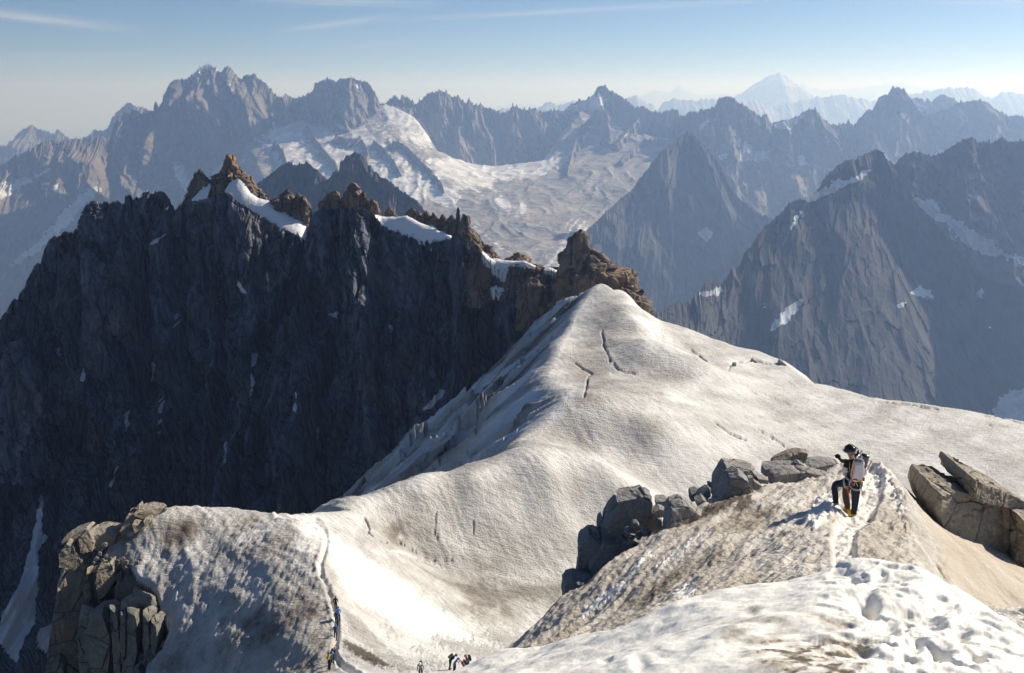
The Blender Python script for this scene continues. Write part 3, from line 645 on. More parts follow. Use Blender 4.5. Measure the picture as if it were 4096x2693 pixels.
def spire(name, prof, Y, parent=None, ratio=0.85, seed=1, mat=None, ny=None, na=40, rough=1.0, snow=None, block=0.5):
    """a rock tower from its outline: (py, left px, right px) rows at distance Y; round in plan, broken into blocks"""
    pr = np.asarray(prof, float)
    n = ny or int(max(14, min(90, (pr[-1, 0] - pr[0, 0]) / 3.0)))
    py = np.linspace(pr[0, 0], pr[-1, 0], n)
    L = np.interp(py, pr[:, 0], pr[:, 1]); R = np.interp(py, pr[:, 0], pr[:, 2])
    k = mppx(Y, py.mean())
    w = (R - L) / 2 * k
    a = np.linspace(0, 2 * np.pi, na, endpoint=False)
    c = at((L + R) / 2, py, Y)
    ce, se = np.cos(a), np.sin(a)
    sq = (np.abs(ce) ** 3 + np.abs(se) ** 3) ** (-1 / 3)
    P = np.zeros((n, na, 3))
    P[..., 0] = c[:, None, 0] + w[:, None] * (ce * sq)[None]
    P[..., 1] = c[:, None, 1] + ratio * np.maximum(w, 0.25 * w.max())[:, None] * (se * sq)[None]
    P[..., 2] = c[:, None, 2]
    W = w.max()
    q = P / (W * block); q[..., 2] *= 0.30
    f = facet3(q, seed, 1.1, 0.9) * 0.36 + facet3(q * 2.7, seed + 5, 1.1, 0.8) * 0.20 + facet3(q * 6.5, seed + 9, 1.0, 0.7) * 0.07
    amt = rough * f * (0.35 * W + 0.65 * w[:, None]) * 0.55 * sstep(0, 3, np.arange(n))[:, None]
    P[..., 0] += amt * ce[None]; P[..., 1] += amt * se[None]
    P[..., 2] += 0.4 * np.abs(amt) * (1 - sstep(0, n * 0.4, np.arange(n)))[:, None] * np.sign(f)
    V = np.concatenate([P.reshape(-1, 3), c[:1]])
    F = []
    i = np.arange(n * na).reshape(n, na)
    j = np.roll(i, -1, 1)
    F = np.stack([i[:-1], i[1:], j[1:], j[:-1]], -1).reshape(-1, 4)
    top = np.stack([i[0], j[0], np.full(na, n * na), np.full(na, n * na)], -1)
    me_faces = np.concatenate([F])
    qx, qy = pix(V)
    sn = paint(qx, qy, snow, 5, 6, 20, seed) if snow else np.zeros(len(V))
    return mesh_obj(name, V, me_faces, mat or M_PIN, parent, False, {'snow': sn})

PIN = [([(676, 797, 803), (691, 784, 817), (721, 768, 834), (753, 758, 845), (800, 745, 852), (850, 735, 865)], 1390),
       ([(617, 910, 920), (640, 900, 936), (655, 896, 945), (690, 890, 970), (705, 868, 985), (720, 850, 996), (750, 843, 1010), (785, 838, 1030), (840, 830, 1060)], 1410),
       ([(757, 1146, 1158), (772, 1140, 1166), (785, 1125, 1180), (800, 1085, 1200), (830, 1080, 1225), (870, 1120, 1240), (910, 1150, 1245)], 1370),
       ([(773, 1184, 1192), (785, 1178, 1214), (810, 1170, 1228), (850, 1165, 1243), (910, 1165, 1244)], 1350),
       ([(765, 1335, 1345), (778, 1310, 1352), (795, 1304, 1358), (806, 1283, 1360), (840, 1281, 1365), (870, 1280, 1370)], 1240),
       ([(729, 1409, 1415), (750, 1392, 1428), (770, 1380, 1440), (795, 1366, 1455), (835, 1358, 1470), (870, 1350, 1480)], 1240),
       ([(771, 1445, 1460), (800, 1440, 1470), (830, 1440, 1490), (870, 1440, 1520)], 1235),
       ([(800, 1480, 1496), (830, 1470, 1510), (880, 1470, 1540)], 1230),
       ([(826, 1553, 1560), (850, 1543, 1575), (880, 1535, 1590)], 1240),
       ([(835, 1645, 1655), (850, 1630, 1672), (870, 1625, 1690), (900, 1622, 1720), (940, 1640, 1750)], 1235),
       ([(844, 1703, 1709), (860, 1692, 1720), (880, 1685, 1740), (930, 1680, 1770)], 1225),
       ([(850, 1729, 1735), (865, 1722, 1748), (890, 1715, 1770), (940, 1715, 1790)], 1220),
       ([(859, 1767, 1774), (875, 1755, 1785), (900, 1745, 1810), (960, 1750, 1840)], 1210),
       ([(862, 1800, 1812), (880, 1790, 1830), (920, 1780, 1870), (980, 1800, 1900)], 1200),
       ([(831, 1829, 1835), (845, 1826, 1838), (880, 1825, 1842), (915, 1820, 1848)], 1190),
       ([(857, 1850, 1860), (878, 1846, 1875), (905, 1840, 1878), (940, 1830, 1910), (980, 1850, 1930), (1040, 1880, 1995)], 1180),
       ([(980, 1945, 1955), (1000, 1930, 1970), (1050, 1925, 2010)], 1150),
       ([(1012, 2068, 2078), (1025, 2045, 2095), (1040, 2018, 2110), (1070, 2015, 2130)], 1100),
       ([(921, 2318, 2328), (935, 2303, 2334), (957, 2283, 2340), (983, 2281, 2345), (996, 2279, 2362), (1010, 2268, 2385), (1028, 2254, 2405), (1045, 2250, 2420), (1070, 2246, 2448), (1085, 2244, 2500), (1117, 2240, 2512), (1150, 2240, 2530), (1190, 2240, 2560), (1250, 2240, 2600)], 760),
       ([(1149, 2478, 2484), (1162, 2470, 2518), (1180, 2470, 2545), (1200, 2470, 2568), (1220, 2470, 2594), (1250, 2480, 2604), (1280, 2490, 2608), (1330, 2500, 2612)], 600),
       ([(1108, 2112, 2124), (1125, 2090, 2140), (1150, 2080, 2165), (1200, 2070, 2190), (1250, 2075, 2230), (1310, 2080, 2270)], 800),
       ([(970, 1893, 1900), (1000, 1885, 1925), (1050, 1875, 1990), (1100, 1865, 2040), (1150, 1860, 2085), (1210, 1850, 2090)], 1075),
       ([(1062, 2060, 2150), (1075, 2045, 2170), (1110, 2040, 2190), (1160, 2030, 2210), (1240, 2030, 2260)], 960),
       ([(1072, 2175, 2240), (1085, 2165, 2265), (1110, 2160, 2290), (1160, 2160, 2320), (1230, 2160, 2340)], 870),
       ([(1357, 68, 76), (1370, 55, 90), (1400, 48, 100), (1440, 20, 120), (1600, -20, 160), (1900, -40, 200)], 1250),
       ([(992, 340, 352), (1010, 335, 372), (1040, 333, 405), (1100, 335, 430), (1250, 332, 440), (1500, 330, 460)], 1370),
       ([(990, 415, 422), (1005, 408, 440), (1030, 400, 452), (1100, 398, 470)], 1390),
       ([(806, 362, 384), (830, 352, 400), (860, 340, 440), (885, 334, 470), (960, 330, 480)], 1460)]
for i, (pr, Y) in enumerate(PIN):
    big = (pr[-1][2] - pr[-1][1]) > 150
    spire('pinnacle', pr, wallY(Y), wall, 0.8, 11 + i, na=96 if big else 52, block=0.26 if big else 0.42, mat=M_WALL if pr[0][2] < 450 else None)  # left spires take the dark wall copy, their shade put into the colour
wall['kind'] = 'structure'

# snow shelves between the wall's edge and the pinnacles
M_SNOWP = mat_snow('shelf_snow', 3.0, 0.4, 0.4, clean=(0.86, 0.86, 0.86))
def shelf(near, far, Yn, Yf, bulge, seed, nu=90, nv=40, dirt_shade=0.0, name='snow_shelf'):
    A = resample([(p[0], p[1], wallY(np.interp(p[0], *zip(*Yn)))) for p in near], nu); B = resample([(p[0], p[1], wallY(np.interp(p[0], *zip(*Yf)))) for p in far], nu)
    a = at(A[:, 0], A[:, 1], A[:, 2]); b = at(B[:, 0], B[:, 1], B[:, 2])
    t = np.linspace(0, 1, nv)[:, None, None]
    P = a[None] * (1 - t) + b[None] * t
    u = np.linspace(0, 1, nu)[None]
    P[0, :, 2] += 2.6 * fbm2(np.arange(nu) / 6.0, np.zeros(nu), 3, seed)
    P[-1, :, 2] += 1.5 * fbm2(np.arange(nu) / 5.0, np.zeros(nu), 3, seed + 4)
    P[..., 2] += 0.6 * bulge * np.sin(np.pi * t[..., 0]) * np.sin(np.pi * u) ** 0.5 + 0.5 * fbm2(P[..., 0] / 12, P[..., 1] / 12, 4, seed)
    skirt = P[:1].copy(); skirt[..., 2] -= 6; skirt[..., 1] += 3
    P = np.concatenate([skirt, P])
    o = mesh_obj(name, P, grid_faces(P.shape[0], nu), M_SNOWP, None, True, {'dirt_shade': np.full(P.shape[:2], dirt_shade), 'ice': np.zeros(P.shape[:2])})
    return tag(o, kind='structure')
shelf([(898, 766), (918, 783), (971, 820), (1035, 861), (1088, 896), (1153, 926), (1206, 955)], [(915, 735), (930, 722), (953, 713), (976, 733), (1000, 768), (1035, 795), (1071, 801), (1094, 816), (1147, 857), (1200, 880), (1226, 906)],
      ((898, 1338), (1206, 1268)), ((915, 1375), (1226, 1325)), 3, 3)
shelf([(760, 808), (790, 806), (822, 802), (832, 780)], [(768, 796), (800, 765), (841, 738), (845, 745)], ((760, 1336), (832, 1330)), ((768, 1350), (845, 1372)), 1.5, 5)
shelf([(1500, 866), (1524, 898), (1553, 915), (1629, 938), (1676, 950), (1712, 969), (1735, 971), (1806, 954)], [(1499, 858), (1530, 866), (1585, 868), (1626, 863), (1671, 886), (1724, 905), (1760, 925), (1806, 944)],
      ((1500, 1178), (1806, 1108)), ((1499, 1222), (1806, 1140)), 4, 7)
shelf([(1925, 1012), (1950, 1045), (1985, 1075), (2020, 1105), (2040, 1112)], [(1930, 1005), (1960, 1030), (2000, 1055), (2030, 1075), (2042, 1095)], ((1925, 1030), (2040, 990)), ((1930, 1060), (2042, 1010)), 2, 8)
shelf([(1960, 1042), (2040, 1062), (2060, 1070), (2158, 1078)], [(1962, 1034), (2010, 1044), (2070, 1040), (2095, 1042), (2158, 1070)], ((1960, 1040), (2158, 925)), ((1962, 1080), (2158, 960)), 2, 9)
shelf([(2175, 1078), (2205, 1086), (2240, 1100)], [(2180, 1068), (2200, 1068), (2242, 1090)], ((2175, 845), (2240, 830)), ((2180, 870), (2242, 850)), 1, 10)
shelf([(1960, 1160), (2000, 1162), (2063, 1164)], [(1962, 1152), (2000, 1150), (2063, 1155)], ((1960, 990), (2063, 925)), ((1962, 1010), (2063, 945)), 1, 12)
# ------------------------------------------------------------------ snow country as one height sheet through measured points
def zsheet(ctrl, sc, lam=3e-4):
    P = np.array([at(*q) for q in ctrl]); return tps_fit(P, sc, lam)

# --- plateau, dome, humps and arete
PL = [  # path along the crest of the near dome
    (1335, 2760, 77), (1335, 2900, 69), (1000, 2850, 88), (640, 2850, 99), (1700, 2850, 70), (2100, 2850, 72), (1335, 2693, 82), (1322, 2620, 88), (1335, 2540, 95), (1350, 2480, 100), (1350, 2420, 105), (1325, 2330, 113), (1300, 2250, 120), (1288, 2190, 126), (1250, 2130, 133), (1180, 2080, 142), (1100, 2058, 150),
    (900, 2033, 150), (700, 2030, 148), (620, 2045, 144),
    # dome's left flank
    (640, 2693, 109), (600, 2600, 116), (1000, 2693, 96), (1000, 2600, 101), (1200, 2620, 93), (1000, 2500, 108), (1180, 2400, 109), (700, 2550, 116), (700, 2400, 123), (900, 2300, 125), (600, 2300, 131), (450, 2250, 137), (560, 2150, 140), (700, 2150, 140), (900, 2150, 138), (1100, 2200, 128), (500, 2450, 126), (350, 2300, 138),
    # saddle to the humps
    (1300, 2072, 158), (1413, 2055, 170), (1500, 2032, 183), (1400, 2120, 158), (1500, 2150, 160),
    # sunlit right flank
    (1450, 2300, 133), (1600, 2400, 136), (1800, 2500, 141), (1500, 2500, 111), (1700, 2600, 106), (1900, 2600, 114), (2100, 2600, 127), (1450, 2600, 98), (1450, 2700, 84), (1700, 2700, 80), (1900, 2700, 82), (2100, 2700, 87), (1650, 2250, 166),
    # basin and bowl
    (1700, 2240, 181), (1900, 2330, 178), (2100, 2400, 175), (2200, 2550, 163), (2000, 2500, 153), (2400, 2600, 155), (1800, 2100, 190), (2100, 2050, 199), (2300, 2050, 206), (2400, 2200, 197), (2200, 2280, 188), (2000, 2200, 189), (1800, 2200, 184), (2600, 2300, 196), (2600, 2600, 172), (3000, 2600, 176), (3600, 2600, 178), (4250, 2600, 178),
    # lower hump
    (1700, 1958, 191), (1900, 1890, 199), (2200, 1868, 207), (2450, 1880, 218), (2600, 1960, 227), (1788, 1900, 206), (2000, 1830, 227), (2300, 1780, 242), (2500, 1780, 246),
    # upper hump
    (2050, 1770, 228), (2286, 1648, 250), (2400, 1620, 254), (2600, 1600, 270), (2700, 1620, 271), (2600, 1700, 252), (2800, 1700, 266), (2500, 1540, 288), (2340, 1560, 282),
    # arete
    (2200, 1500, 302), (2250, 1380, 338), (2300, 1280, 374), (2350, 1200, 398), (2408, 1140, 415), (2446, 1172, 403), (2484, 1168, 407), (2529, 1226, 383), (2548, 1283, 360), (2570, 1347, 337), (2574, 1411, 320), (2400, 1300, 367), (2420, 1400, 338), (2600, 1480, 312), (2700, 1480, 312), (2815, 1463, 319), (2480, 1470, 314),
    # glacier on the right
    (2620, 1400, 350), (2700, 1390, 360), (2701, 1302, 394), (2640, 1290, 392), (2936, 1386, 380), (2936, 1450, 356), (3117, 1443, 370), (3238, 1537, 344), (3466, 1594, 330), (3754, 1627, 324), (4096, 1687, 314), (4260, 1715, 310), (2900, 1560, 312), (3000, 1650, 296), (3300, 1750, 285), (3700, 1800, 281), (3000, 1850, 253), (2850, 1850, 247), (3600, 2000, 244), (4250, 2000, 249), (4250, 2300, 206), (3300, 2100, 224), (2700, 1960, 230), (2800, 2200, 205)]
ORD = [(600, 2800, 110), (601, 2693, 113), (660, 2625, 115), (690, 2540, 118.5), (660, 2480, 122), (650, 2430, 125), (620, 2370, 129), (560, 2330, 132), (528, 2255, 136), (440, 2220, 138), (430, 2170, 141), (540, 2085, 143), (620, 2045, 144), (700, 2030, 148), (900, 2033, 150), (1100, 2058, 150), (1180, 2066, 152), (1300, 2072, 158), (1413, 2055, 170), (1500, 2032, 183), (1700, 1958, 194), (1788, 1900, 206), (2050, 1770, 230), (2270, 1655, 255), (2310, 1600, 272), (2200, 1500, 302), (2250, 1380, 338), (2300, 1280, 374), (2350, 1200, 399), (2408, 1140, 416), (2446, 1172, 405), (2484, 1168, 409), (2529, 1226, 396), (2640, 1290, 393), (2701, 1302, 394), (2768, 1322, 392), (2835, 1355, 386), (2936, 1386, 380), (3023, 1402, 378), (3077, 1426, 373), (3117, 1443, 370), (3171, 1486, 357), (3238, 1537, 344), (3305, 1540, 344), (3365, 1553, 341), (3466, 1594, 330), (3546, 1607, 328), (3754, 1627, 324), (3908, 1651, 320), (4096, 1687, 314), (4300, 1720, 309), (4500, 2200, 240), (4500, 2800, 150)]
ring = [at(*q)[:2] for q in ORD] + [(260.0, 58.0), (-42.0, 58.0)]
NE = len(ORD)
drops = []
for i, q in enumerate(ORD):
    if i < 12: drops.append((7.0, 1.0))                     # cliff under the crag
    elif i < 17: drops.append((1.5, 6.0))                   # back of the dome
    elif q[0] < 2446 and q[2] > 150 and q[1] < 2050: drops.append((0.95, 4.0))   # ice flank left of the arete
    elif i < NE - 1: drops.append((0.9, 5.0))
    else: drops.append((0.0, 1.0))
drops += [(0.0, 1.0), (7.0, 1.0)]
fit = zsheet(PL, 120.0, 1.2e-3)
NUc, NVr = 1180, 620
tanv = np.linspace((-260 - CX) / FPX / 0.93, (4330 - CX) / FPX / 0.93, NUc)[None]
yr = np.geomspace(68, 470, NVr)[:, None]
gx = (tanv * yr).astype(np.float32); gy = (yr + 0 * tanv).astype(np.float32)
base = tps_eval(fit, gx, gy)
drop, dist, ins = edge_drop(gx, gy, ring, drops)
rough = np.where((dist > 0) & (gy > 140), sstep(0, 25, dist), 0)
gz = base - drop
# the ice flank left of the arete: flutings, bulges and broken steps
al = (gx + gy * 0.75)
fa = -0.96 * gx + 0.27 * gy; fc = 0.27 * gx + 0.96 * gy
gz = gz + rough * (5.0 * (ridged2(fc / 30 + 0.25 * n2(fa / 30, fc / 30, 2), fa / 70, 4, 3, 0.42) - 0.7) + 1.2 * fbm2(fc / 9, fa / 22, 3, 5) + 2.0 * n2(gx / 40, gy / 40, 9) + 3.4 * facet2(fc / 15 + 0.5 * n2(fa / 20, fc / 20, 6), fa / 34, 7, 1.2, 0.8)[0] + 0.8 * facet2(fc / 4.5, fa / 11, 9, 1.2, 0.8)[0])
P = np.stack([gx, gy, gz], -1)
qx, qy = pix(P)
# relief of the old snow
ripple = n2((gx * 0.8 + gy * 0.6) / 0.9, (gy * 0.8 - gx * 0.6) / 7.0, 3) * 0.17 + n2(gx / 1.6, gy / 1.2, 8) * 0.11
swell = 0.5 * fbm2(gx / 22, gy / 22, 3, 11)
dome = paint(qx, qy, [[(560, 2040), (1100, 2040), (1290, 2190), (1350, 2420), (1340, 2560), (1300, 2700), (560, 2800), (300, 2500), (300, 2200)]], 30, 12, 60, 3)
domr = (0.15 * fbm2(gx / 1.2, gy / 3.0, 4, 21, 0.6) + 0.42 * fbm2((gx + gy * 0.5) / 6, (gy - gx * 0.5) / 16, 3, 23)) * dome
bright = paint(qx, qy, [[(1300, 2120), (1420, 2190), (1560, 2300), (1700, 2400), (1850, 2500), (2080, 2650), (2000, 2760), (1400, 2760), (1345, 2640), (1360, 2460), (1320, 2300)]], 25, 10, 60, 4)
gz += (swell + ripple) * (1 - 0.75 * bright) * (1 - 0.4 * dome) + domr + 0.05 * bright * n2(gx / 1.2, gy / 3, 5)
wobx = 4 * fbm2(qx / 26, qy / 26, 3, 51); woby = 4 * fbm2(qx / 26, qy / 26, 3, 61)
def groove(line, wpx, depth, step=0.0):
    global gz
    d_, t_ = line_d(qx + wobx, qy + woby, line)
    jit = wpx * (1 + 0.6 * n2(qx / 14, qy / 14, 6))
    gz -= depth * np.exp(-(d_ / jit) ** 2) * (ins | (dist < 30))
crev = np.zeros(gx.shape)
def crevasse(line, wpx, depth):
    groove(line, wpx, depth)
    d_, _ = line_d(qx + wobx, qy + woby, line)
    np.maximum(crev, np.exp(-(d_ / (wpx * 1.1)) ** 2), out=crev)
crevasse([(1456, 2060), (1478, 2105), (1470, 2128), (1500, 2150), (1545, 2170)], 2.6, 1.4)
crevasse([(1745, 2050), (1738, 2120), (1765, 2165)], 1.6, 0.7)
crevasse([(1892, 2080), (1895, 2135)], 2.2, 0.8)
crevasse([(1592, 2160), (1660, 2200), (1740, 2240), (1820, 2240)], 1.8, 0.8)
crevasse([(2410, 1320), (2408, 1345), (2418, 1370), (2412, 1385), (2430, 1405), (2440, 1440)], 2.4, 1.3)
crevasse([(2300, 1450), (2366, 1490), (2350, 1510), (2345, 1560), (2335, 1590)], 2.4, 1.5)
crevasse([(2455, 1455), (2475, 1480), (2500, 1490), (2540, 1495)], 2.4, 1.2)
crevasse([(2850, 1685), (2900, 1720), (2985, 1760)], 2.1, 1.2)
crevasse([(3030, 1720), (3100, 1760), (3160, 1800)], 1.8, 0.9)
crevasse([(2760, 1395), (2800, 1425), (2826, 1445)], 2.1, 1.6)
crevasse([(2915, 1480), (2930, 1450), (2965, 1448), (3010, 1442), (3080, 1460)], 2.4, 1.0)
crevasse([(2960, 1530), (3080, 1590), (3160, 1620)], 1.5, 0.5)
crevasse([(3510, 1614), (3650, 1622), (3755, 1636)], 2.4, 1.2)
crevasse([(3930, 1655), (4000, 1668), (4096, 1692)], 2.4, 1.0)
crevasse([(3935, 1698), (3980, 1705), (4030, 1709)], 1.8, 0.6)
# steps under the lower hump and along the climbers' track
trail = [(1110, 2060), (1190, 2068), (1255, 2085), (1295, 2120), (1306, 2160), (1296, 2210), (1280, 2260), (1285, 2310), (1312, 2360), (1328, 2420), (1345, 2480), (1348, 2540), (1340, 2580), (1336, 2620), (1362, 2660), (1410, 2690), (1460, 2720)]
td, tt_ = line_d(qx, qy, trail)
trk = np.exp(-(td / 9.0) ** 2)
gz -= 0.55 * trk * (0.7 + 0.5 * n2(gx / 0.8, gy / 1.0, 9))
gz += 0.22 * np.exp(-((td - 17) / 7.0) ** 2) * (0.6 + 0.8 * n2(gx / 0.9, gy / 1.2, 10))
P[..., 2] = gz
qx, qy = pix(P)
# dust, bare ice, and some slope and crevasse shade put into the colour
dirt_shade = 0.31 + 0.15 * fbm2(gx / 14, gy / 14, 4, 31)
def dab(amount, polys, feather=30, rough=18, rs=50, seed=0):
    global dirt_shade
    dirt_shade = dirt_shade + amount * paint(qx, qy, polys, feather, rough, rs, seed)
dab(0.42, [[(1480, 2090), (1560, 2050), (1700, 2100), (1900, 2220), (2050, 2270), (2270, 2300), (2270, 2480), (2100, 2500), (1980, 2480), (1850, 2440), (1700, 2330), (1560, 2250), (1440, 2170)]], 40, 30, 60, 1)
dab(0.16, [[(1520, 2040), (1700, 1970), (1900, 1900), (2200, 1880), (2400, 1900), (2560, 1990), (2400, 2260), (2100, 2260), (1800, 2160), (1600, 2120)]], 30, 20, 50, 21)  # bowl face greyed: shade of the steep slope painted in
dab(0.30, [[(1850, 2330), (2000, 2340), (2250, 2310), (2250, 2420), (2060, 2400), (1950, 2450), (1860, 2420)], [(1560, 2090), (1620, 2100), (1600, 2190), (1550, 2170)], [(1990, 2420), (2040, 2420), (2050, 2480), (2010, 2480)]], 20, 20, 30, 2)
dab(0.45, [[(1370, 2430), (1440, 2480), (1560, 2600), (1680, 2680), (1600, 2680), (1480, 2590), (1400, 2520)]], 8, 8, 30, 3)
dab(1.0, [[(1362, 2562), (1390, 2565), (1470, 2600), (1530, 2640), (1575, 2668), (1520, 2665), (1440, 2630), (1395, 2600)]], 5, 8, 18, 4)
dab(0.34, [[(1740, 2540), (1850, 2560), (2060, 2620), (2000, 2660), (1880, 2620), (1760, 2580)], [(1880, 2440), (2000, 2500), (2160, 2540), (2080, 2640), (1960, 2560)], [(1540, 2500), (1560, 2510), (1600, 2560), (1580, 2550)], [(1660, 2590), (1730, 2630), (1770, 2670), (1720, 2650)]], 18, 26, 26, 5)
dab(-0.30, [[(1300, 2120), (1420, 2190), (1560, 2300), (1700, 2400), (1850, 2500), (1900, 2560), (1700, 2560), (1560, 2480), (1400, 2400), (1330, 2260)], [(1480, 2570), (1600, 2640), (1700, 2690), (1560, 2640)]], 14, 10, 40, 6)
dab(0.42, [[(2270, 1440), (2330, 1340), (2390, 1300), (2410, 1390), (2430, 1460), (2420, 1540), (2370, 1590), (2330, 1600), (2280, 1520)]], 35, 22, 40, 7)
dab(0.30, [[(2400, 1180), (2470, 1180), (2540, 1300), (2570, 1420), (2450, 1450), (2400, 1330)], [(2440, 1460), (2800, 1465), (2750, 1560), (2600, 1600), (2400, 1640), (2340, 1640)], [(2050, 1800), (2300, 1660), (2500, 1640), (2650, 1700), (2600, 1800), (2300, 1830)]], 40, 25, 50, 8)  # old dust, plus painted shade on the dim arete front
dab(0.30, [[(1790, 1900), (1900, 1830), (2080, 1760), (2060, 1800), (1960, 1860), (1850, 1920)], [(2640, 1290), (2740, 1310), (2790, 1400), (2830, 1440), (2770, 1420), (2700, 1350)], [(2840, 1440), (2880, 1460), (2920, 1500), (2890, 1480)], [(2630, 1340), (2660, 1340), (2655, 1375), (2635, 1365)], [(3500, 1612), (3600, 1615), (3755, 1632), (3650, 1635)]], 12, 10, 25, 9)
dab(0.30, [[(1130, 2060), (1200, 2100), (1190, 2250), (1150, 2380), (1080, 2350), (1110, 2200)], [(900, 2480), (1060, 2420), (1300, 2330), (1330, 2450), (1180, 2520), (980, 2520)], [(640, 2100), (720, 2060), (820, 2060), (720, 2200), (560, 2180)]], 30, 25, 40, 10)
dab(0.22, [[(500, 2700), (700, 2560), (1000, 2480), (1340, 2500), (1330, 2700)]], 40, 20, 40, 11)
dab(-0.25, [[(1140, 2080), (1260, 2100), (1290, 2200), (1180, 2200)], [(2650, 1560), (2810, 1470), (2860, 1520), (2700, 1620)], [(2500, 1230), (2640, 1300), (2700, 1450), (2600, 1420), (2575, 1350)], [(2460, 1330), (2490, 1320), (2500, 1370), (2470, 1375)], [(1750, 2130), (1850, 2150), (1980, 2220), (1860, 2200), (1790, 2230)], [(2250, 1580), (2300, 1540), (2310, 1610), (2230, 1690), (2200, 1680)]], 20, 14, 40, 12)
dab(-0.45, [[(1950, 2290), (2080, 2310), (2180, 2340), (2050, 2320)], [(1560, 2205), (1600, 2200), (1730, 2250), (1790, 2275), (1690, 2240)], [(1600, 2130), (1612, 2150), (1600, 2165), (1588, 2150)]], 5, 6, 20, 13)
flank = np.where(ins, 0, sstep(2, 10, dist))
lflank = flank * paint(qx, qy, [[(1400, 2060), (1300, 1900), (2250, 1100), (2420, 1120), (2330, 1400), (2330, 1640), (1800, 1920), (1520, 2060)]], 30, 5)
fl = fbm2(fc / 11, fa / 60, 4, 41)
dirt_shade = dirt_shade + lflank * (0.46 + 0.9 * fl)
ice = np.clip(lflank * (0.30 + 0.9 * n2(fc / 12, fa / 45, 45)), 0, 1)
dirt_shade = np.where(crev > 0.25, np.maximum(dirt_shade, 0.3 * crev + 0.3), dirt_shade)  # grooves greyed: shade inside the crevasses put into the colour
dirt_shade -= 0.35 * trk
dirt_shade = np.where((dist > 0.4) & (gy < 146) & (qx < 760), 1.6, dirt_shade)     # bare rock where the dome breaks off
dirt_shade = dirt_shade + dome * (0.28 + 0.34 * fbm2((gx + gy * 0.4) / 5, (gy - gx * 0.4) / 12, 4, 71, 0.6))
dirt_shade = dirt_shade + (1 - dome) * (1 - bright) * ins * 0.22 * fbm2((gx * 0.8 + gy * 0.6) / 26, (gy * 0.8 - gx * 0.6) / 7, 4, 73)
# bare rock under the wall side of the flank and beyond every edge
M_PLAT = mat_snow('plateau_snow', 1.3, 0.6, 0.9)
plat = mesh_obj('snow_plateau', P, grid_faces(NVr, NUc), M_PLAT, None, True, {'dirt_shade': np.clip(dirt_shade, -0.3, 1.6), 'ice': ice})
tag(plat, kind='structure')
PLATEAU = (fit, ring, drops)
# ------------------------------------------------------------------ the near ridge, its ice slab and the snow mound at the camera's feet
def cups(x, y, seed=0):
    """melt hollows: squared distance to the nearest of scattered centres"""
    x = np.asarray(x, np.float32) + seed * 3.7; y = np.asarray(y, np.float32) + seed * 8.3
    xi = np.floor(x); yi = np.floor(y); best = np.full(x.shape, 9.0, np.float32)
    for i in (-1, 0, 1):
        for j in (-1, 0, 1):
            cx = xi + i; cy = yi + j
            h = _perm[_perm[cx.astype(np.int32) & 255] + (cy.astype(np.int32) & 255)]
            best = np.minimum(best, (x - cx - _r1[h]) ** 2 + (y - cy - _r2[h]) ** 2)
    return best
def polar(pl, pr, y0, y1, nc, nr, geom=True):
    tv = np.linspace((pl - CX) / FPX / 0.92, (pr - CX) / FPX / 0.92, nc)[None]
    yv = (np.geomspace(y0, y1, nr) if geom else np.linspace(y0, y1, nr))[:, None]
    return (tv * yv).astype(np.float32), (yv + 0 * tv).astype(np.float32)

# --- ridge with the two climbers
RB = [(3440, 2058, 22), (3380, 2150, 18), (3400, 2250, 15), (3480, 1856, 29), (3330, 1898, 28), (3100, 1955, 26), (2900, 2010, 24.6), (2700, 2120, 22.8), (2900, 2250, 18.4), (2700, 2350, 17.6), (2500, 2450, 17.4), (2300, 2510, 17.8), (2150, 2560, 18.4), (2000, 2620, 19), (2600, 2250, 20), (3100, 2250, 16.4), (3000, 2330, 14.6), (2700, 2430, 14.8), (2400, 2540, 15.4), (2200, 2600, 16), (2450, 2330, 19.6), (3100, 2100, 21), (3250, 2000, 24), (3300, 2120, 19.4), (3540, 1900, 27.8), (3585, 1960, 25.6), (3620, 2043, 23), (3630, 2106, 21.2), (3626, 2208, 18), (3620, 2300, 15), (3520, 2060, 22), (3500, 2200, 17), (3460, 1930, 26), (2300, 2650, 13), (2800, 2500, 12), (3400, 2400, 11)]
rfit = zsheet(RB, 14.0)
RR = [(1850, 2700, 18), (2000, 2612, 19), (2176, 2499, 20), (2245, 2458, 20.5), (2400, 2350, 21), (2560, 2230, 22.3), (2645, 2155, 23), (2740, 2085, 24), (2850, 2010, 25.2), (3000, 1960, 26.2), (3090, 1938, 27), (3230, 1900, 28.2), (3330, 1885, 29), (3420, 1856, 29.5), (3500, 1850, 29.3), (3552, 1884, 28), (3574, 1922, 27), (3602, 1966, 25.4), (3628, 2043, 23), (3634, 2106, 21.2), (3630, 2208, 18), (3622, 2320, 14.5), (3600, 2800, 8), (1850, 2900, 9)]
rring = [at(*q)[:2] for q in RR]
rdrop = [(1.1, 0.25)] * 14 + [(1.6, 0.3)] * 7 + [(0, 1)] * 3
gx, gy = polar(1700, 3800, 9.5, 33, 900, 460)
gz = tps_eval(rfit, gx, gy)
dr, dist, ins = edge_drop(gx, gy, rring, rdrop)
gz = gz - dr
P = np.stack([gx, gy, gz], -1); qx, qy = pix(P)
gl = gx * 0.57 + gy * 0.82; gw = gx * 0.82 - gy * 0.57      # along and across the lean of the old melt flutes
left = sstep(3250, 2850, qx + 0.5 * (2200 - qy))
flut = 0.10 * (ridged2(gl / 4.5, gw / 0.75, 3, 3, 0.45) - 0.8) + 0.035 * fbm2(gl / 1.0, gw / 0.2, 3, 5)
soft = 0.07 * fbm2(gl / 0.7, gw / 0.26, 3, 7) + 0.11 * fbm2(gx / 1.7, gy / 1.7, 2, 9)
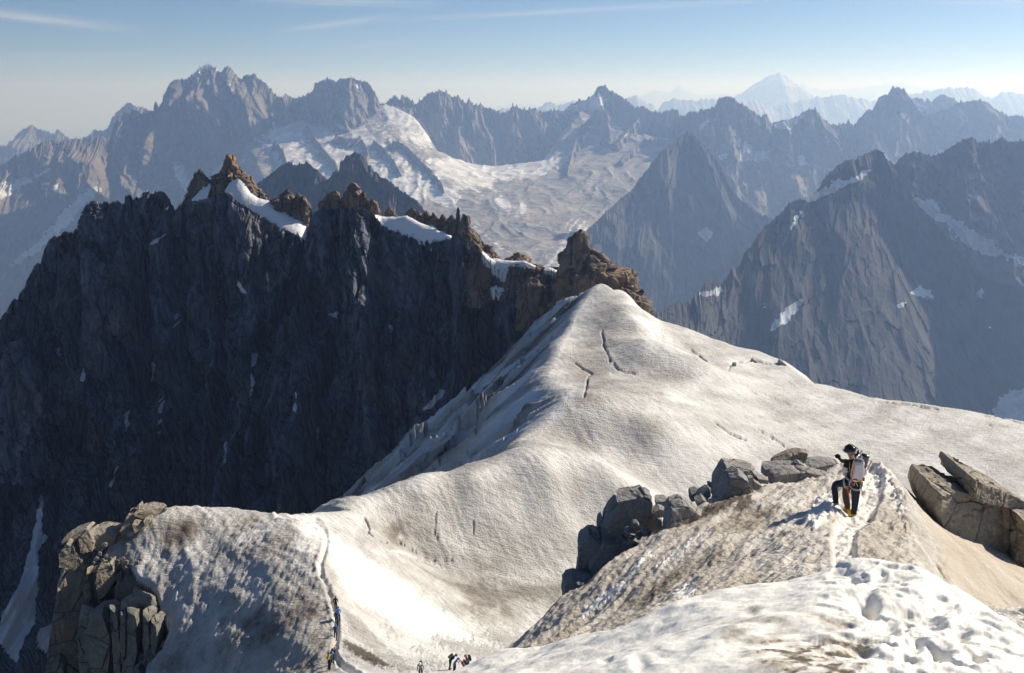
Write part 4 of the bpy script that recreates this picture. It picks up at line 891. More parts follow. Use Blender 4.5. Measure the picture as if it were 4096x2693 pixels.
gz += left * flut + (1 - 0.6 * left) * soft + 0.03 * n2(gx / 0.13, gy / 0.11, 4)
dd, dt = line_d(qx, qy, [(3400, 2300), (3378, 2230), (3372, 2160), (3392, 2100), (3420, 2070), (3450, 2045), (3480, 1980), (3490, 1900)])
trench = sstep(58, 30, dd)
gz = gz - 0.16 * trench + 0.05 * trench * n2(gx / 0.16, gy / 0.2, 8)
patchw = paint(qx, qy, [[(3235, 2079), (3273, 1979), (3330, 1973), (3349, 2005), (3361, 2055), (3298, 2093), (3254, 2119), (3215, 2081)]], 10, 6, 20, 5)
gz += patchw * (0.10 + 0.09 * fbm2(gx / 0.35, gy / 0.35, 3, 12))
crestn = paint(qx, qy, [[(3460, 1845), (3510, 1845), (3560, 1890), (3600, 1960), (3625, 2060), (3600, 2060), (3560, 1980), (3500, 1910), (3460, 1890)]], 14, 6, 20, 6)
gz += crestn * 0.16 * fbm2(gx / 0.4, gy / 0.4, 4, 14)
P[..., 2] = gz; qx, qy = pix(P)
dirt_shade = 0.50 + 0.19 * fbm2(gl / 2.2, gw / 0.5, 4, 21) + 0.12 * left
dirt_shade += 0.20 * paint(qx, qy, [[(3480, 1960), (3560, 2000), (3620, 2100), (3620, 2280), (3450, 2280), (3420, 2150)]], 30, 12, 30, 2)
dirt_shade += 0.9 * paint(qx, qy, [[(2930, 2040), (2960, 1990), (3000, 1972), (3010, 2000), (3000, 2030), (2960, 2045)], [(2770, 2080), (2850, 2010), (2960, 1975), (3020, 1950), (2960, 2000), (2850, 2060)]], 6, 8, 16, 3)
dirt_shade += 0.35 * paint(qx, qy, [[(2850, 2120), (2950, 2040), (3120, 2020), (3100, 2060), (3000, 2130)], [(2500, 2420), (2700, 2280), (2900, 2170), (2880, 2220), (2700, 2340), (2560, 2440)]], 14, 12, 26, 4)
dirt_shade -= 0.5 * trench + 0.9 * patchw + 0.45 * crestn
dirt_shade -= 0.7 * paint(qx, qy, [[(2330, 2440), (2420, 2370), (2490, 2320), (2510, 2335), (2420, 2410), (2330, 2480)], [(2620, 2260), (2720, 2190), (2830, 2110), (2838, 2122), (2730, 2205), (2630, 2275)], [(2500, 2290), (2600, 2210), (2615, 2220), (2510, 2305)], [(2690, 2370), (2760, 2330), (2800, 2360), (2740, 2400)]], 6, 8, 16, 5)
M_RIDGE = mat_snow('ridge_snow', 0.16, 0.64, 0.5, clean=(0.80, 0.77, 0.72), dirt_shade=(0.40, 0.345, 0.275), streak=(0.35, 1.5))
tag(mesh_obj('snow_ridge', P, grid_faces(*gx.shape), M_RIDGE, None, True, {'dirt_shade': np.clip(dirt_shade, -0.3, 1.6), 'ice': np.clip(patchw * 0.25, 0, 1)}), kind='structure')
RIDGE = (rfit, rring, rdrop)

# --- steep ice slab falling away to the right
SB = [(3575, 1925, 26.8), (3634, 2106, 21.5), (3628, 2260, 17.2), (3679, 2036, 26), (3723, 2068, 26.6), (3850, 2180, 25), (3951, 2201, 26.6), (4096, 2303, 25.6), (3750, 2300, 20), (3900, 2400, 20.6), (4047, 2439, 21.6), (3700, 2400, 16.2), (4200, 2520, 20.5), (4260, 2400, 24)]
sfit = zsheet(SB, 14.0)
gx, gy = polar(3540, 4400, 12, 30, 420, 320)
gz = tps_eval(sfit, gx, gy)
SR = [(3560, 2500, 13), (3628, 2260, 17), (3631, 2106, 21.3), (3610, 2000, 24.5), (3574, 1922, 26.9), (3628, 1980, 26.6), (3679, 2036, 26.4), (3723, 2066, 27.4), (3951, 2190, 28), (4200, 2330, 27.5), (4500, 2500, 25), (4400, 2900, 14)]
dr, dist, ins = edge_drop(gx, gy, [at(*q)[:2] for q in SR], [(3.0, 0.05)] * 5 + [(1.2, 0.2)] * 7)
P = np.stack([gx, gy, gz - dr], -1); qx, qy = pix(P)
lump = paint(qx, qy, [[(3640, 2100), (3700, 2150), (3780, 2250), (3800, 2330), (3740, 2330), (3650, 2260)]], 20, 12, 25, 2)
P[..., 2] += 0.05 * fbm2(gx / 0.8, gy / 1.6, 3, 3) + lump * 0.10 * fbm2(gx / 0.35, gy / 0.5, 3, 5) + 0.012 * n2(gx / 0.12, gy / 0.2, 6)
dirt_shade = 0.62 + 0.3 * lump + 0.15 * fbm2(gx / 0.8, gy / 2.2, 4, 8)
M_SLAB = mat_snow('slab_ice', 0.2, -0.5, 0.35, clean=(0.70, 0.64, 0.56), dirt_shade=(0.40, 0.33, 0.245), streak=(0.3, 1.2), bumpd=0.6)
tag(mesh_obj('ice_slab', P, grid_faces(*gx.shape), M_SLAB, None, True, {'dirt_shade': dirt_shade, 'ice': 0 * dirt_shade}), kind='structure')

# --- mound
MB_ = [(3431, 2240, 8), (3540, 2242, 7.9), (3300, 2275, 8), (3146, 2328, 8), (2949, 2350, 8.1), (2790, 2386, 8.1), (2600, 2460, 8), (2371, 2534, 8.3), (2119, 2591, 8.8), (1968, 2612, 9.1), (1779, 2696, 9.3), (3647, 2275, 7.5), (3704, 2331, 7.1), (3774, 2376, 6.8), (3869, 2414, 6.5), (3996, 2478, 6.2), (4066, 2590, 5.6), (4100, 2640, 5.3),
       (3400, 2693, 4.5), (2900, 2693, 4.8), (2500, 2693, 5.4), (2100, 2693, 7.2), (3900, 2693, 4.6), (3300, 2480, 5.9), (2900, 2520, 6.2), (2600, 2590, 6.4), (3700, 2500, 5.6), (3500, 2350, 6.8), (2400, 2630, 6.9), (3300, 2850, 3.9), (2400, 2850, 4.6), (4100, 2850, 4.0)]
mfit = zsheet(MB_, 5.0)
MR = [(1600, 2780, 9.3), (1779, 2693, 9.3), (1905, 2632, 9.2), (1968, 2610, 9.1), (2119, 2588, 8.8), (2233, 2550, 8.5), (2371, 2531, 8.3), (2497, 2512, 8.1), (2560, 2480, 8), (2600, 2458, 8), (2790, 2382, 8.1), (2949, 2347, 8.1), (3146, 2325, 8), (3266, 2284, 8), (3393, 2252, 8), (3431, 2235, 8), (3539, 2237, 7.9), (3590, 2240, 7.8), (3647, 2271, 7.5), (3704, 2328, 7.1), (3774, 2373, 6.8), (3869, 2411, 6.5), (3933, 2439, 6.35), (3996, 2474, 6.2), (4028, 2518, 6), (4066, 2588, 5.6), (4110, 2640, 5.3), (4300, 2900, 4), (1500, 2950, 4)]
gx, gy = polar(1560, 4400, 3.9, 11.5, 960, 420)
gz = tps_eval(mfit, gx, gy)
dr, dist, ins = edge_drop(gx, gy, [at(*q)[:2] for q in MR], [(0.75, 0.25)] * len(MR))
gz = gz - dr
P = np.stack([gx, gy, gz], -1); qx, qy = pix(P)
holes = paint(qx, qy, [[(3350, 2260), (3560, 2240), (3700, 2340), (3900, 2430), (4040, 2530), (4150, 2750), (3450, 2750), (3440, 2560), (3480, 2460)]], 240, 20, 60, 3)
holes = 0.12 + 0.88 * holes
w1 = fbm2(gx / 0.9, gy / 0.9, 2, 4) * 0.25
pit = sstep(0.02, 0.55, n2((gx + w1) / 0.28, (gy + 0.5 * w1) / 0.33, 2)) * 0.05 + sstep(0.0, 0.5, n2(gx / 0.17, gy / 0.19, 5)) * 0.045 + sstep(0.1, 0.5, n2(gx / 0.75, gy / 0.8, 8)) * 0.09
gz -= holes * (pit + 0.012 * fbm2(gx / 0.07, gy / 0.07, 3, 33))
gz += 0.05 * fbm2(gx / 1.0, gy / 1.0, 3, 9) + 0.004 * fbm2(gx / 0.13, gy / 0.13, 4, 11, 0.6) + (1 - holes) * 0.016 * fbm2(gx / 0.35, gy / 0.35, 2, 15)
for (cx_, cy_, rr, dp) in ((3470, 2395, 40, 0.10), (3555, 2475, 44, 0.08), (3520, 2300, 30, 0.04), (2560, 2650, 34, 0.03), (2420, 2640, 26, 0.03), (3660, 2550, 44, 0.07), (3000, 2440, 30, 0.02), (3840, 2520, 40, .06), (3760, 2600, 44, .06), (3900, 2620, 40, .06)):
    gz -= dp * np.exp(-(((qx - cx_) / rr) ** 2 + ((qy - cy_) / (rr * 0.75)) ** 2) ** 1.5)
P[..., 2] = gz; qx, qy = pix(P)
dirt_shade = -0.12 + 0.10 * fbm2(gx / 0.5, gy / 0.5, 4, 21)
dirt_shade += 0.75 * paint(qx, qy, [[(2900, 2440), (3200, 2420), (3450, 2470), (3480, 2560), (3460, 2720), (2980, 2720), (2900, 2580), (2840, 2500)]], 60, 30, 40, 5) * (0.5 + 0.9 * fbm2(gx / 0.22, gy / 0.22, 4, 23))
dirt_shade += 1.3 * paint(qx, qy, [[(3050, 2600), (3250, 2570), (3470, 2560), (3480, 2640), (3400, 2720), (3100, 2720), (3120, 2660)]], 34, 26, 22, 6) * np.clip(0.35 + 1.3 * fbm2(gx / 0.12, gy / 0.12, 4, 25), 0, 1.2)
dirt_shade += 0.25 * paint(qx, qy, [[(1800, 2700), (2000, 2620), (2300, 2560), (2500, 2520), (2450, 2600), (2200, 2700)]], 40, 20, 40, 7)
M_MOUND = mat_snow('mound_snow', 0.035, 0.3, 0.15, clean=(0.90, 0.88, 0.82), dirt_shade=(0.36, 0.30, 0.23), streak=(0.8, 1.0), bumpd=0.3)
tag(mesh_obj('snow_mound', P, grid_faces(*gx.shape), M_MOUND, None, True, {'dirt_shade': np.clip(dirt_shade, -0.3, 1.6), 'ice': 0 * dirt_shade}), kind='structure')
# rough snow bank beyond the mound, at the right edge of the view
KB = [(3925, 2448, 10.5), (4000, 2445, 10.8), (4096, 2432, 11), (4250, 2440, 11), (3960, 2540, 8.6), (4100, 2600, 8), (4250, 2600, 8.2), (4000, 2700, 7), (4250, 2750, 6.5)]
kfit = zsheet(KB, 5.0)
gx, gy = polar(3860, 4400, 6.2, 13, 220, 200)
gz = tps_eval(kfit, gx, gy)
dr, dist, ins = edge_drop(gx, gy, [at(*q)[:2] for q in [(3880, 2800, 7), (3905, 2520, 9.4), (3925, 2446, 10.5), (4000, 2443, 10.8), (4096, 2430, 11), (4500, 2440, 11), (4500, 3000, 6)]], [(0.9, 0.2)] * 7)
gz = gz - dr + 0.10 * np.minimum(cups(gx / 0.5, gy / 0.5, 3), 0.7) + 0.07 * fbm2(gx / 0.3, gy / 0.3, 4, 3)
P = np.stack([gx, gy, gz], -1)
tag(mesh_obj('snow_bank', P, grid_faces(*gx.shape), M_RIDGE, None, True, {'dirt_shade': 0.3 + 0.3 * fbm2(gx / 0.4, gy / 0.4, 4, 5), 'ice': 0 * gx}), kind='structure')
# ------------------------------------------------------------------ boulders and crags, each block its own mesh
def sd_rand(seed): return random.Random(seed)
def block_mesh(name, outline, Y, thick, mat, parent=None, seed=1, yaw=0.0, pitch=0.35, inset=0.14, cuts=3, rough=0.05, back=None, chips=1.0, topdrop=0.10):
    """an angular rock: the outline (px, py) is its girth at distance Y; a front face turned by yaw and laid back by pitch stands thick metres
    nearer, a smaller back face behind"""
    rd = sd_rand(seed)
    O = np.asarray(outline, float)
    c = O.mean(0)
    P0 = at(O[:, 0], O[:, 1], Y)
    cw = at(c[0], c[1], Y)
    R = np.linalg.norm(P0 - cw, axis=1).mean()
    def plane(P, dy):
        q = P.copy()
        q[:, 1] = Y + dy + yaw * (q[:, 0] - cw[0]) + pitch * (q[:, 2] - cw[2])
        return q
    girth = P0.copy()
    girth[:, 1] += 0.55 * (yaw * (P0[:, 0] - cw[0]) + pitch * (P0[:, 2] - cw[2])) + np.array([rd.uniform(-.06, .06) for _ in O]) * R
    girth = girth  # moved along y, so slide along the sight line to keep the outline
    s_ = girth[:, 1] / P0[:, 1]
    girth[:, 0] *= s_; girth[:, 2] *= s_
    ins = np.array([inset * rd.uniform(0.5, 1.5) for _ in O])[:, None]
    F = P0 * (1 - ins) + cw * ins
    F[:, 2] -= topdrop * R * (F[:, 2] > cw[2])
    F = plane(F, -thick)
    B = P0 * 0.72 + cw * 0.28
    B[:, 1] = Y + (back or thick * 1.1) + np.array([rd.uniform(-.1, .1) for _ in O]) * R
    bm = bmesh.new()
    def ring(Q): return [bm.verts.new(v) for v in Q]
    rf, rg, rb = ring(F), ring(girth), ring(B)
    n = len(O)
    for a, b in ((rf, rg), (rg, rb)):
        for i in range(n):
            j = (i + 1) % n
            bm.faces.new((a[i], a[j], b[j], b[i]))
    bm.faces.new(rf[::-1]); bm.faces.new(rb)
    bmesh.ops.triangulate(bm, faces=bm.faces[:], ngon_method='EAR_CLIP')
    for _ in range(cuts):
        L = 0
        es = sorted(bm.edges, key=lambda e: -e.calc_length())
        lim = R * (0.8, 0.4, 0.22, 0.13, 0.08)[_]
        es = [e for e in es if e.calc_length() > lim]
        if es: bmesh.ops.subdivide_edges(bm, edges=es, cuts=1, use_grid_fill=False)
        bmesh.ops.triangulate(bm, faces=[f for f in bm.faces if len(f.verts) > 3])
    bmesh.ops.recalc_face_normals(bm, faces=bm.faces)
    bm.normal_update()
    V = np.array([v.co for v in bm.verts]); N = np.array([v.normal for v in bm.verts])
    q = (V - cw) / (R * 0.55)
    d = chips * rough * R * (facet3(q, seed, 1.0, 0.6) + 0.5 * facet3(q * 2.6, seed + 3, 1.0, 0.6)) + 0.012 * R * fbm3(q[:, 0] * 2, q[:, 1] * 2, q[:, 2] * 2, 3, seed)
    V = V + N * d[:, None]
    for v, p in zip(bm.verts, V): v.co = p - cw
    me = bpy.data.meshes.new(name); bm.to_mesh(me); bm.free()
    me.polygons.foreach_set('use_smooth', np.ones(len(me.polygons), bool))
    me.set_sharp_from_angle(angle=math.radians(17))
    me.materials.append(mat)
    o = bpy.data.objects.new(name, me); COL.objects.link(o)
    o.location = cw
    if parent is not None:
        o.parent = parent; o.location = Vector(cw) - parent.location
    return o

M_GRAN = mat_rock('grey_granite', (0.28, 0.272, 0.26), (0.43, 0.412, 0.385), 0.5, 0.3, (0.27, 0.23, 0.18))
M_GRANC = mat_rock('cracked_granite', (0.24, 0.237, 0.232), (0.36, 0.35, 0.338), 1.0, 0.6, (0.23, 0.21, 0.185))
M_TAN = mat_rock('tan_granite', (0.31, 0.27, 0.215), (0.46, 0.405, 0.32), 0.9, 0.45, (0.26, 0.20, 0.13))
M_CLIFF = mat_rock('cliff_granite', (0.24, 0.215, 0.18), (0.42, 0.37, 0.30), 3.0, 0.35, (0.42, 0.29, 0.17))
M_CLIFFD = mat_rock('cliff_granite_grey', (0.17, 0.165, 0.15), (0.30, 0.285, 0.25), 3.0, 0.3, (0.20, 0.20, 0.16))  # greyer copy for shaded blocks, shade put into its colour; loose stones too

PILE = [  # outline, Y, thickness, yaw, label
    ([(3079, 1853), (3084, 1835), (3144, 1809), (3204, 1795), (3223, 1798), (3234, 1807), (3218, 1844), (3200, 1847)], 29.6, .28, .2, 'tilted tan slab lying on top of the rock pile left of the climbers', M_TAN),
    ([(3045, 1858), (3140, 1850), (3147, 1867), (3098, 1874), (3045, 1892)], 28.9, .3, .0, 'flat grey block under the left end of the tilted tan slab', M_GRAN),
    ([(3073, 1892), (3080, 1881), (3107, 1872), (3227, 1871), (3311, 1889), (3237, 1904), (3093, 1944), (3075, 1929)], 27.6, .35, .05, 'long dark slab half sunk in snow below the tilted tan slab', M_GRAN),
    ([(3214, 1846), (3260, 1838), (3345, 1839), (3362, 1862), (3345, 1880), (3306, 1883), (3237, 1872)], 29.7, .4, .1, 'wide grey block behind the gloved hand of the far climber', M_GRAN),
    ([(3237, 1856), (3301, 1851), (3304, 1879), (3241, 1874)], 28.8, .25, .05, 'squared grey block right of the small stones on the long slab', M_GRAN),
    ([(3177, 1851), (3190, 1843), (3209, 1851), (3225, 1868), (3179, 1869)], 28.7, .2, .1, 'small pointed stone just under the right end of the tilted tan slab', M_GRAN),
    ([(3135, 1851), (3172, 1847), (3177, 1865), (3144, 1869)], 28.9, .2, .0, 'small squared stone wedged under the middle of the tilted tan slab', M_GRAN),
    ([(2842, 1934), (2876, 1874), (2897, 1851), (2941, 1855), (3003, 1856), (3036, 1895), (3015, 1905), (2959, 1920), (2881, 1960), (2844, 1971)], 26.9, .6, .25, 'large flat-topped grey boulder at the back of the rock pile', M_GRAN),
    ([(2950, 1872), (2989, 1906), (2999, 1953), (2932, 1978), (2853, 2005), (2844, 1992), (2876, 1948), (2913, 1892)], 25.7, .45, .1, 'large pointed grey boulder in front of the flat-topped boulder', M_GRAN),
    ([(2989, 1902), (3008, 1902), (3010, 1950), (2996, 1955)], 26.0, .15, .1, 'narrow upright stone leaning on the right of the pointed boulder', M_GRAN),
    ([(3013, 1916), (3047, 1939), (3024, 1950), (3008, 1952)], 26.1, .15, .1, 'small wedge-shaped stone at the foot of the flat-topped boulder', M_GRAN),
    ([(3024, 1902), (3070, 1911), (3068, 1928), (3029, 1922)], 26.6, .2, .1, 'small flat stone between the flat-topped boulder and the long dark slab', M_GRAN),
    ([(2754, 1976), (2761, 1962), (2788, 1954), (2805, 1962), (2781, 1992), (2756, 1991)], 26.3, .25, .1, 'small rounded stone at the left edge of the rock pile', M_GRAN),
    ([(2781, 1987), (2798, 1966), (2835, 1943), (2842, 1971), (2825, 1986), (2784, 1997)], 26.0, .25, .1, 'rough stone heap piece left of the flat-topped boulder', M_GRAN),
    ([(2828, 1929), (2842, 1927), (2846, 1945), (2830, 1945)], 26.8, .1, .0, 'tiny stone sticking out left of the flat-topped boulder', M_GRAN),
    ([(2777, 1999), (2807, 1985), (2842, 2006), (2816, 2024), (2784, 2015)], 25.2, .25, .1, 'low grey stone in front of the left end of the rock pile', M_GRAN),
    ([(2645, 2158), (2657, 2040), (2677, 2006), (2728, 1990), (2765, 2008), (2807, 2042), (2751, 2084), (2682, 2128)], 23.6, .5, .35, 'big dark pointed boulder beside the cracked crag, leaning left', M_GRAN),
    ([(2617, 1990), (2664, 1990), (2682, 1999), (2677, 2019), (2622, 2024)], 25.4, .25, .0, 'squared grey block behind the big pointed boulder', M_GRAN),
    ([(2604, 2040), (2636, 2024), (2661, 2031), (2650, 2056), (2608, 2061)], 24.6, .2, .0, 'pale streaked flat stone between the crag and the big pointed boulder', M_GRAN),
    ([(2684, 1998), (2690, 1990), (2705, 1996), (2708, 2006), (2690, 2008)], 25.4, .1, .0, 'tiny stone behind the top of the big pointed boulder', M_GRAN)]
for i, (ol, Y, th, yw, lab, mt) in enumerate(PILE):
    o = block_mesh('boulder', ol, Y, th, mt, None, 201 + i, yw + 0.12, 0.3, 0.08, cuts=4, rough=0.028)
    tag(o, lab, 'boulder', 'boulders piled along the near ridge')

def empty(name, loc, label, cat, group=None):
    o = bpy.data.objects.new(name, None); COL.objects.link(o); o.location = loc; o.empty_display_size = 0.2
    return tag(o, label, cat, group)
crag = empty('rock_crag', Vector(at(2450, 2330, 23)), 'dark cracked granite crag dropping from the near ridge, in shade', 'crag')
CR = [([(2463, 1966), (2543, 1961), (2576, 1950), (2597, 1962), (2606, 1980), (2604, 2036), (2578, 2064), (2571, 2091), (2516, 2130), (2456, 2144), (2396, 2102), (2483, 2017)], 24.6, .5, .12),
      ([(2412, 2063), (2437, 2017), (2465, 1983), (2485, 2017), (2444, 2061), (2407, 2084)], 25.2, .35, -.1),
      ([(2386, 2107), (2391, 2073), (2407, 2059), (2412, 2084), (2398, 2114)], 25.1, .3, -.1),
      ([(2312, 2156), (2354, 2114), (2384, 2108), (2411, 2137), (2374, 2186), (2351, 2236), (2367, 2306), (2301, 2292), (2310, 2230)], 24.2, .5, -.25),
      ([(2243, 2560), (2250, 2299), (2285, 2283), (2312, 2297), (2368, 2306), (2420, 2327), (2440, 2400), (2359, 2520)], 23.2, .5, -.1),
      ([(2409, 2135), (2456, 2152), (2516, 2131), (2590, 2145), (2640, 2130), (2660, 2170), (2620, 2260), (2516, 2330), (2451, 2360), (2410, 2330), (2361, 2306), (2347, 2234), (2370, 2184)], 24.0, .5, .1),
      ([(2576, 2061), (2604, 2038), (2645, 2061), (2648, 2112), (2592, 2149), (2518, 2135), (2569, 2093)], 24.9, .3, .1)]
for i, (ol, Y, th, yw) in enumerate(CR):
    block_mesh('rock_block', ol, Y, th, M_GRANC, crag, 301 + i, yw, 0.18, 0.06, cuts=4, rough=0.035)
rr_ = random.Random(5)
for i in range(16):          # shattered pieces in the break
    x = rr_.uniform(2470, 2640); y = 2140 - (x - 2470) * 0.45 + rr_.uniform(-25, 60)
    a = rr_.uniform(8, 17)
    ol = [(x + a * rr_.uniform(.7, 1.2) * math.cos(t), y + a * 0.8 * rr_.uniform(.7, 1.2) * math.sin(t)) for t in [k * 2 * math.pi / 6 for k in range(6)]]
    block_mesh('stone', ol, 23.6 + rr_.uniform(-.1, .25), .12, M_GRANC, crag, 340 + i, rr_.uniform(-.3, .3), 0.3, 0.15, cuts=2)

# --- the great split boulder on the right
bb = empty('split_boulder', Vector(at(3900, 2200, 27)), 'huge tan split boulder resting on the ice slab at the right edge', 'boulder')
for i, (ol, Y, th, yw) in enumerate([
        ([(3697, 1994), (3720, 1930), (3740, 1936), (3797, 1933), (3859, 1965), (3888, 1986), (3973, 1999), (4059, 2050), (4050, 2268), (3996, 2241), (3945, 2192), (3899, 2170), (3819, 2126), (3720, 2076)], 27.2, .25, .66),
        ([(3848, 1911), (3862, 1887), (3885, 1897), (3939, 1940), (3973, 1954), (4042, 1982), (4110, 2014), (4112, 2050), (4064, 2046), (3996, 1996), (3939, 1983), (3893, 1982), (3861, 1962)], 27.5, .25, .66),
        ([(4066, 2052), (4118, 2056), (4220, 2070), (4230, 2360), (4110, 2316), (4058, 2276)], 27.35, .25, .66)]):
    block_mesh('rock_slab', ol, Y, th, M_TAN, bb, 401 + i, yw, 0.22, 0.035, cuts=5, rough=0.04, back=2.2, topdrop=0.03)
tag(block_mesh('boulder', [(3676, 2034), (3690, 2036), (3722, 2060), (3722, 2076), (3690, 2056)], 27.4, .15, M_TAN, None, 431, .2), 'small brown stone poking out left of the huge split boulder', 'boulder', 'boulders piled along the near ridge')
# outcrops in the glacier
for i, (ol, Y, lab) in enumerate([
        ([(3110, 1448), (3117, 1434), (3128, 1440), (3150, 1462), (3172, 1482), (3168, 1490), (3140, 1480)], 371, 'dark rock outcrop on the far right skyline of the glacier'),
        ([(2793, 1426), (2800, 1420), (2812, 1428), (2828, 1440), (2824, 1446), (2806, 1438)], 366, 'small dark rock in the snow right of the pointed snow peak'),
        ([(3004, 1440), (3010, 1434), (3022, 1440), (3028, 1446), (3016, 1450)], 372, 'small dark rock left of the skyline outcrop on the glacier'),
        ([(2928, 1466), (2934, 1452), (2944, 1450), (2940, 1462), (2932, 1470)], 356, 'upright dark rock sticking out of the upper glacier')]):
    tag(block_mesh('rock_outcrop', ol, Y - 6, 1.5, M_GRAN, None, 451 + i, .2, .3, cuts=2), lab, 'rock', 'rocks in the upper glacier')

# --- the sunlit crag left of the dome
lc = empty('rock_crag', Vector(at(400, 2690, 132)), 'tall sunlit tan granite crag at the left edge of the snow dome', 'crag')
LC = [  # outline, Y, thickness, yaw, material
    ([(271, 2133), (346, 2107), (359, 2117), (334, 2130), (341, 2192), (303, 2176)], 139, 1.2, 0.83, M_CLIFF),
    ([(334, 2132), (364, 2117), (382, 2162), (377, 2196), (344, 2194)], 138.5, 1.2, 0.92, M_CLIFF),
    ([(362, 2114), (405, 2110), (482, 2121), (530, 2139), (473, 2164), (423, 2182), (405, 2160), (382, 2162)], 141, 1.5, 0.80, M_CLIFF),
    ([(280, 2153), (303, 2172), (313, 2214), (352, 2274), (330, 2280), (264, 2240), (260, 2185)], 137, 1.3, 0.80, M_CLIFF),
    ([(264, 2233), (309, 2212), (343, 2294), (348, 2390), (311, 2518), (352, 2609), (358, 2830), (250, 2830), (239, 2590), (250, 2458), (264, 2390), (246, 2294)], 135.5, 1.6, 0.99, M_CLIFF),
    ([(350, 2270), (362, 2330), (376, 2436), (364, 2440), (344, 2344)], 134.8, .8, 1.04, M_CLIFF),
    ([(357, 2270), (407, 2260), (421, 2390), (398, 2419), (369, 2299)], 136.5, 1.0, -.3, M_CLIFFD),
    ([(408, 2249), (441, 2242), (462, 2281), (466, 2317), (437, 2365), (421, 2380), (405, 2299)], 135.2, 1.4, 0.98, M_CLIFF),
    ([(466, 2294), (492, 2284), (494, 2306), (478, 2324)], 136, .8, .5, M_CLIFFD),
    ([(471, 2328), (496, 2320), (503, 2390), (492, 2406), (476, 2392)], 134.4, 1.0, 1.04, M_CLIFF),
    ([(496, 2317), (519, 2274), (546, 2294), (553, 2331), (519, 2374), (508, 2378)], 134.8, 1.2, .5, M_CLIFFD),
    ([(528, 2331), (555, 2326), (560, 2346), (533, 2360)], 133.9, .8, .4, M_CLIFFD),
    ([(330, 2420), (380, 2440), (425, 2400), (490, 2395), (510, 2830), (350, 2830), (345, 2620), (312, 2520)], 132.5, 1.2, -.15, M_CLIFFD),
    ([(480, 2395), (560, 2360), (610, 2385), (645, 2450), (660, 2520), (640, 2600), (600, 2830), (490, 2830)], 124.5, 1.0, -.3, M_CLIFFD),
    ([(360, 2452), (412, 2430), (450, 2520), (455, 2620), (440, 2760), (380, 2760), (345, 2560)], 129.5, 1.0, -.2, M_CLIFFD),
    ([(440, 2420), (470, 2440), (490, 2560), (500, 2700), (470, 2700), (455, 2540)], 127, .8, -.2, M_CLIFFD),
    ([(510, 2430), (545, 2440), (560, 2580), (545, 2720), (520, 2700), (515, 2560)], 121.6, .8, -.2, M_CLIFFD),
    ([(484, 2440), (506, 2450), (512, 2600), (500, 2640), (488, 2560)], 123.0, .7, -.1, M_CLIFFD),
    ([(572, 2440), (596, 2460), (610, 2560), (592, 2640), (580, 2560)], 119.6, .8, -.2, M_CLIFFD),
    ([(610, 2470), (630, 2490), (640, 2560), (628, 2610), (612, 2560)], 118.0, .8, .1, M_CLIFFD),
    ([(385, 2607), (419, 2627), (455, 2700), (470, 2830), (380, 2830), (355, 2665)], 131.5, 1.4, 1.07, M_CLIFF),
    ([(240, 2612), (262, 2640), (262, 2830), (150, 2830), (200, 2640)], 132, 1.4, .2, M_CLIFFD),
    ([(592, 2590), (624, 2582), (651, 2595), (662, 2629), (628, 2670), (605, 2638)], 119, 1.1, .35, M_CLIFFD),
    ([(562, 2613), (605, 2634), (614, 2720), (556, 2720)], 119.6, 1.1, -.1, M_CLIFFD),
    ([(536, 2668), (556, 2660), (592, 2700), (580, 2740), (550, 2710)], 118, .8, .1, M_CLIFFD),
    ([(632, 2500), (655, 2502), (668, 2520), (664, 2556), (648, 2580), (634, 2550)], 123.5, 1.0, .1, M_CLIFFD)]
for i, (ol, Y, th, yw, mt) in enumerate(LC):
    block_mesh('rock_block', ol, Y, th, mt, lc, 501 + i, yw, 0.12, 0.05, cuts=4, rough=0.035, back=3.0)
ub = empty('rock_crag', Vector(at(560, 2120, 143)), 'sunlit tan rocks at the upper left rim of the snow dome', 'crag')
for i, (ol, Y, th, yw) in enumerate([
        ([(523, 2035), (587, 2058), (594, 2089), (560, 2123), (519, 2130), (503, 2094), (514, 2053)], 143, 1.4, 0.85),
        ([(555, 2026), (596, 2022), (642, 2028), (669, 2039), (607, 2069), (587, 2055)], 144.5, 1.2, 0.90),
        ([(538, 2081), (592, 2093), (583, 2112), (551, 2118)], 141.6, .8, 0.90),
        ([(580, 2072), (602, 2074), (602, 2088), (588, 2096)], 142, .6, 0.90),
        ([(519, 2122), (538, 2114), (565, 2121), (528, 2140)], 141, .7, 0.90),
        ([(539, 2031), (555, 2018), (559, 2038)], 143, .12, 0.70)]):
    block_mesh('rock_block', ol, Y, th, M_CLIFF, ub, 551 + i, yw, 0.25, 0.1, cuts=3, rough=0.05, back=1.8)
# loose boulders along the crag's edge
LB = [(546, 2358, 13, 133), (583, 2372, 11, 131.5), (570, 2376, 10, 131.8), (601, 2398, 12, 130.5), (614, 2418, 13, 129.6), (596, 2420, 9, 129.9), (606, 2400, 9, 130.4), (624, 2436, 17, 128.6), (640, 2446, 9, 128.0), (628, 2474, 19, 126.8), (622, 2500, 12, 126.0), (684, 2546, 16, 121.5), (660, 2574, 16, 120.6), (674, 2566, 8, 120.8), (404, 2196, 9, 138), (418, 2180, 12, 138.4), (398, 2216, 11, 136.6), (386, 2236, 10, 136), (424, 2224, 8, 136.4), (440, 2236, 9, 136), (374, 2250, 8, 135.4), (412, 2240, 8, 135.8), (470, 2246, 12, 136), (492, 2236, 12, 136.4), (505, 2250, 11, 135.6), (525, 2262, 8, 135), (548, 2252, 12, 135), (560, 2238, 9, 135.4), (500, 2272, 8, 135)]
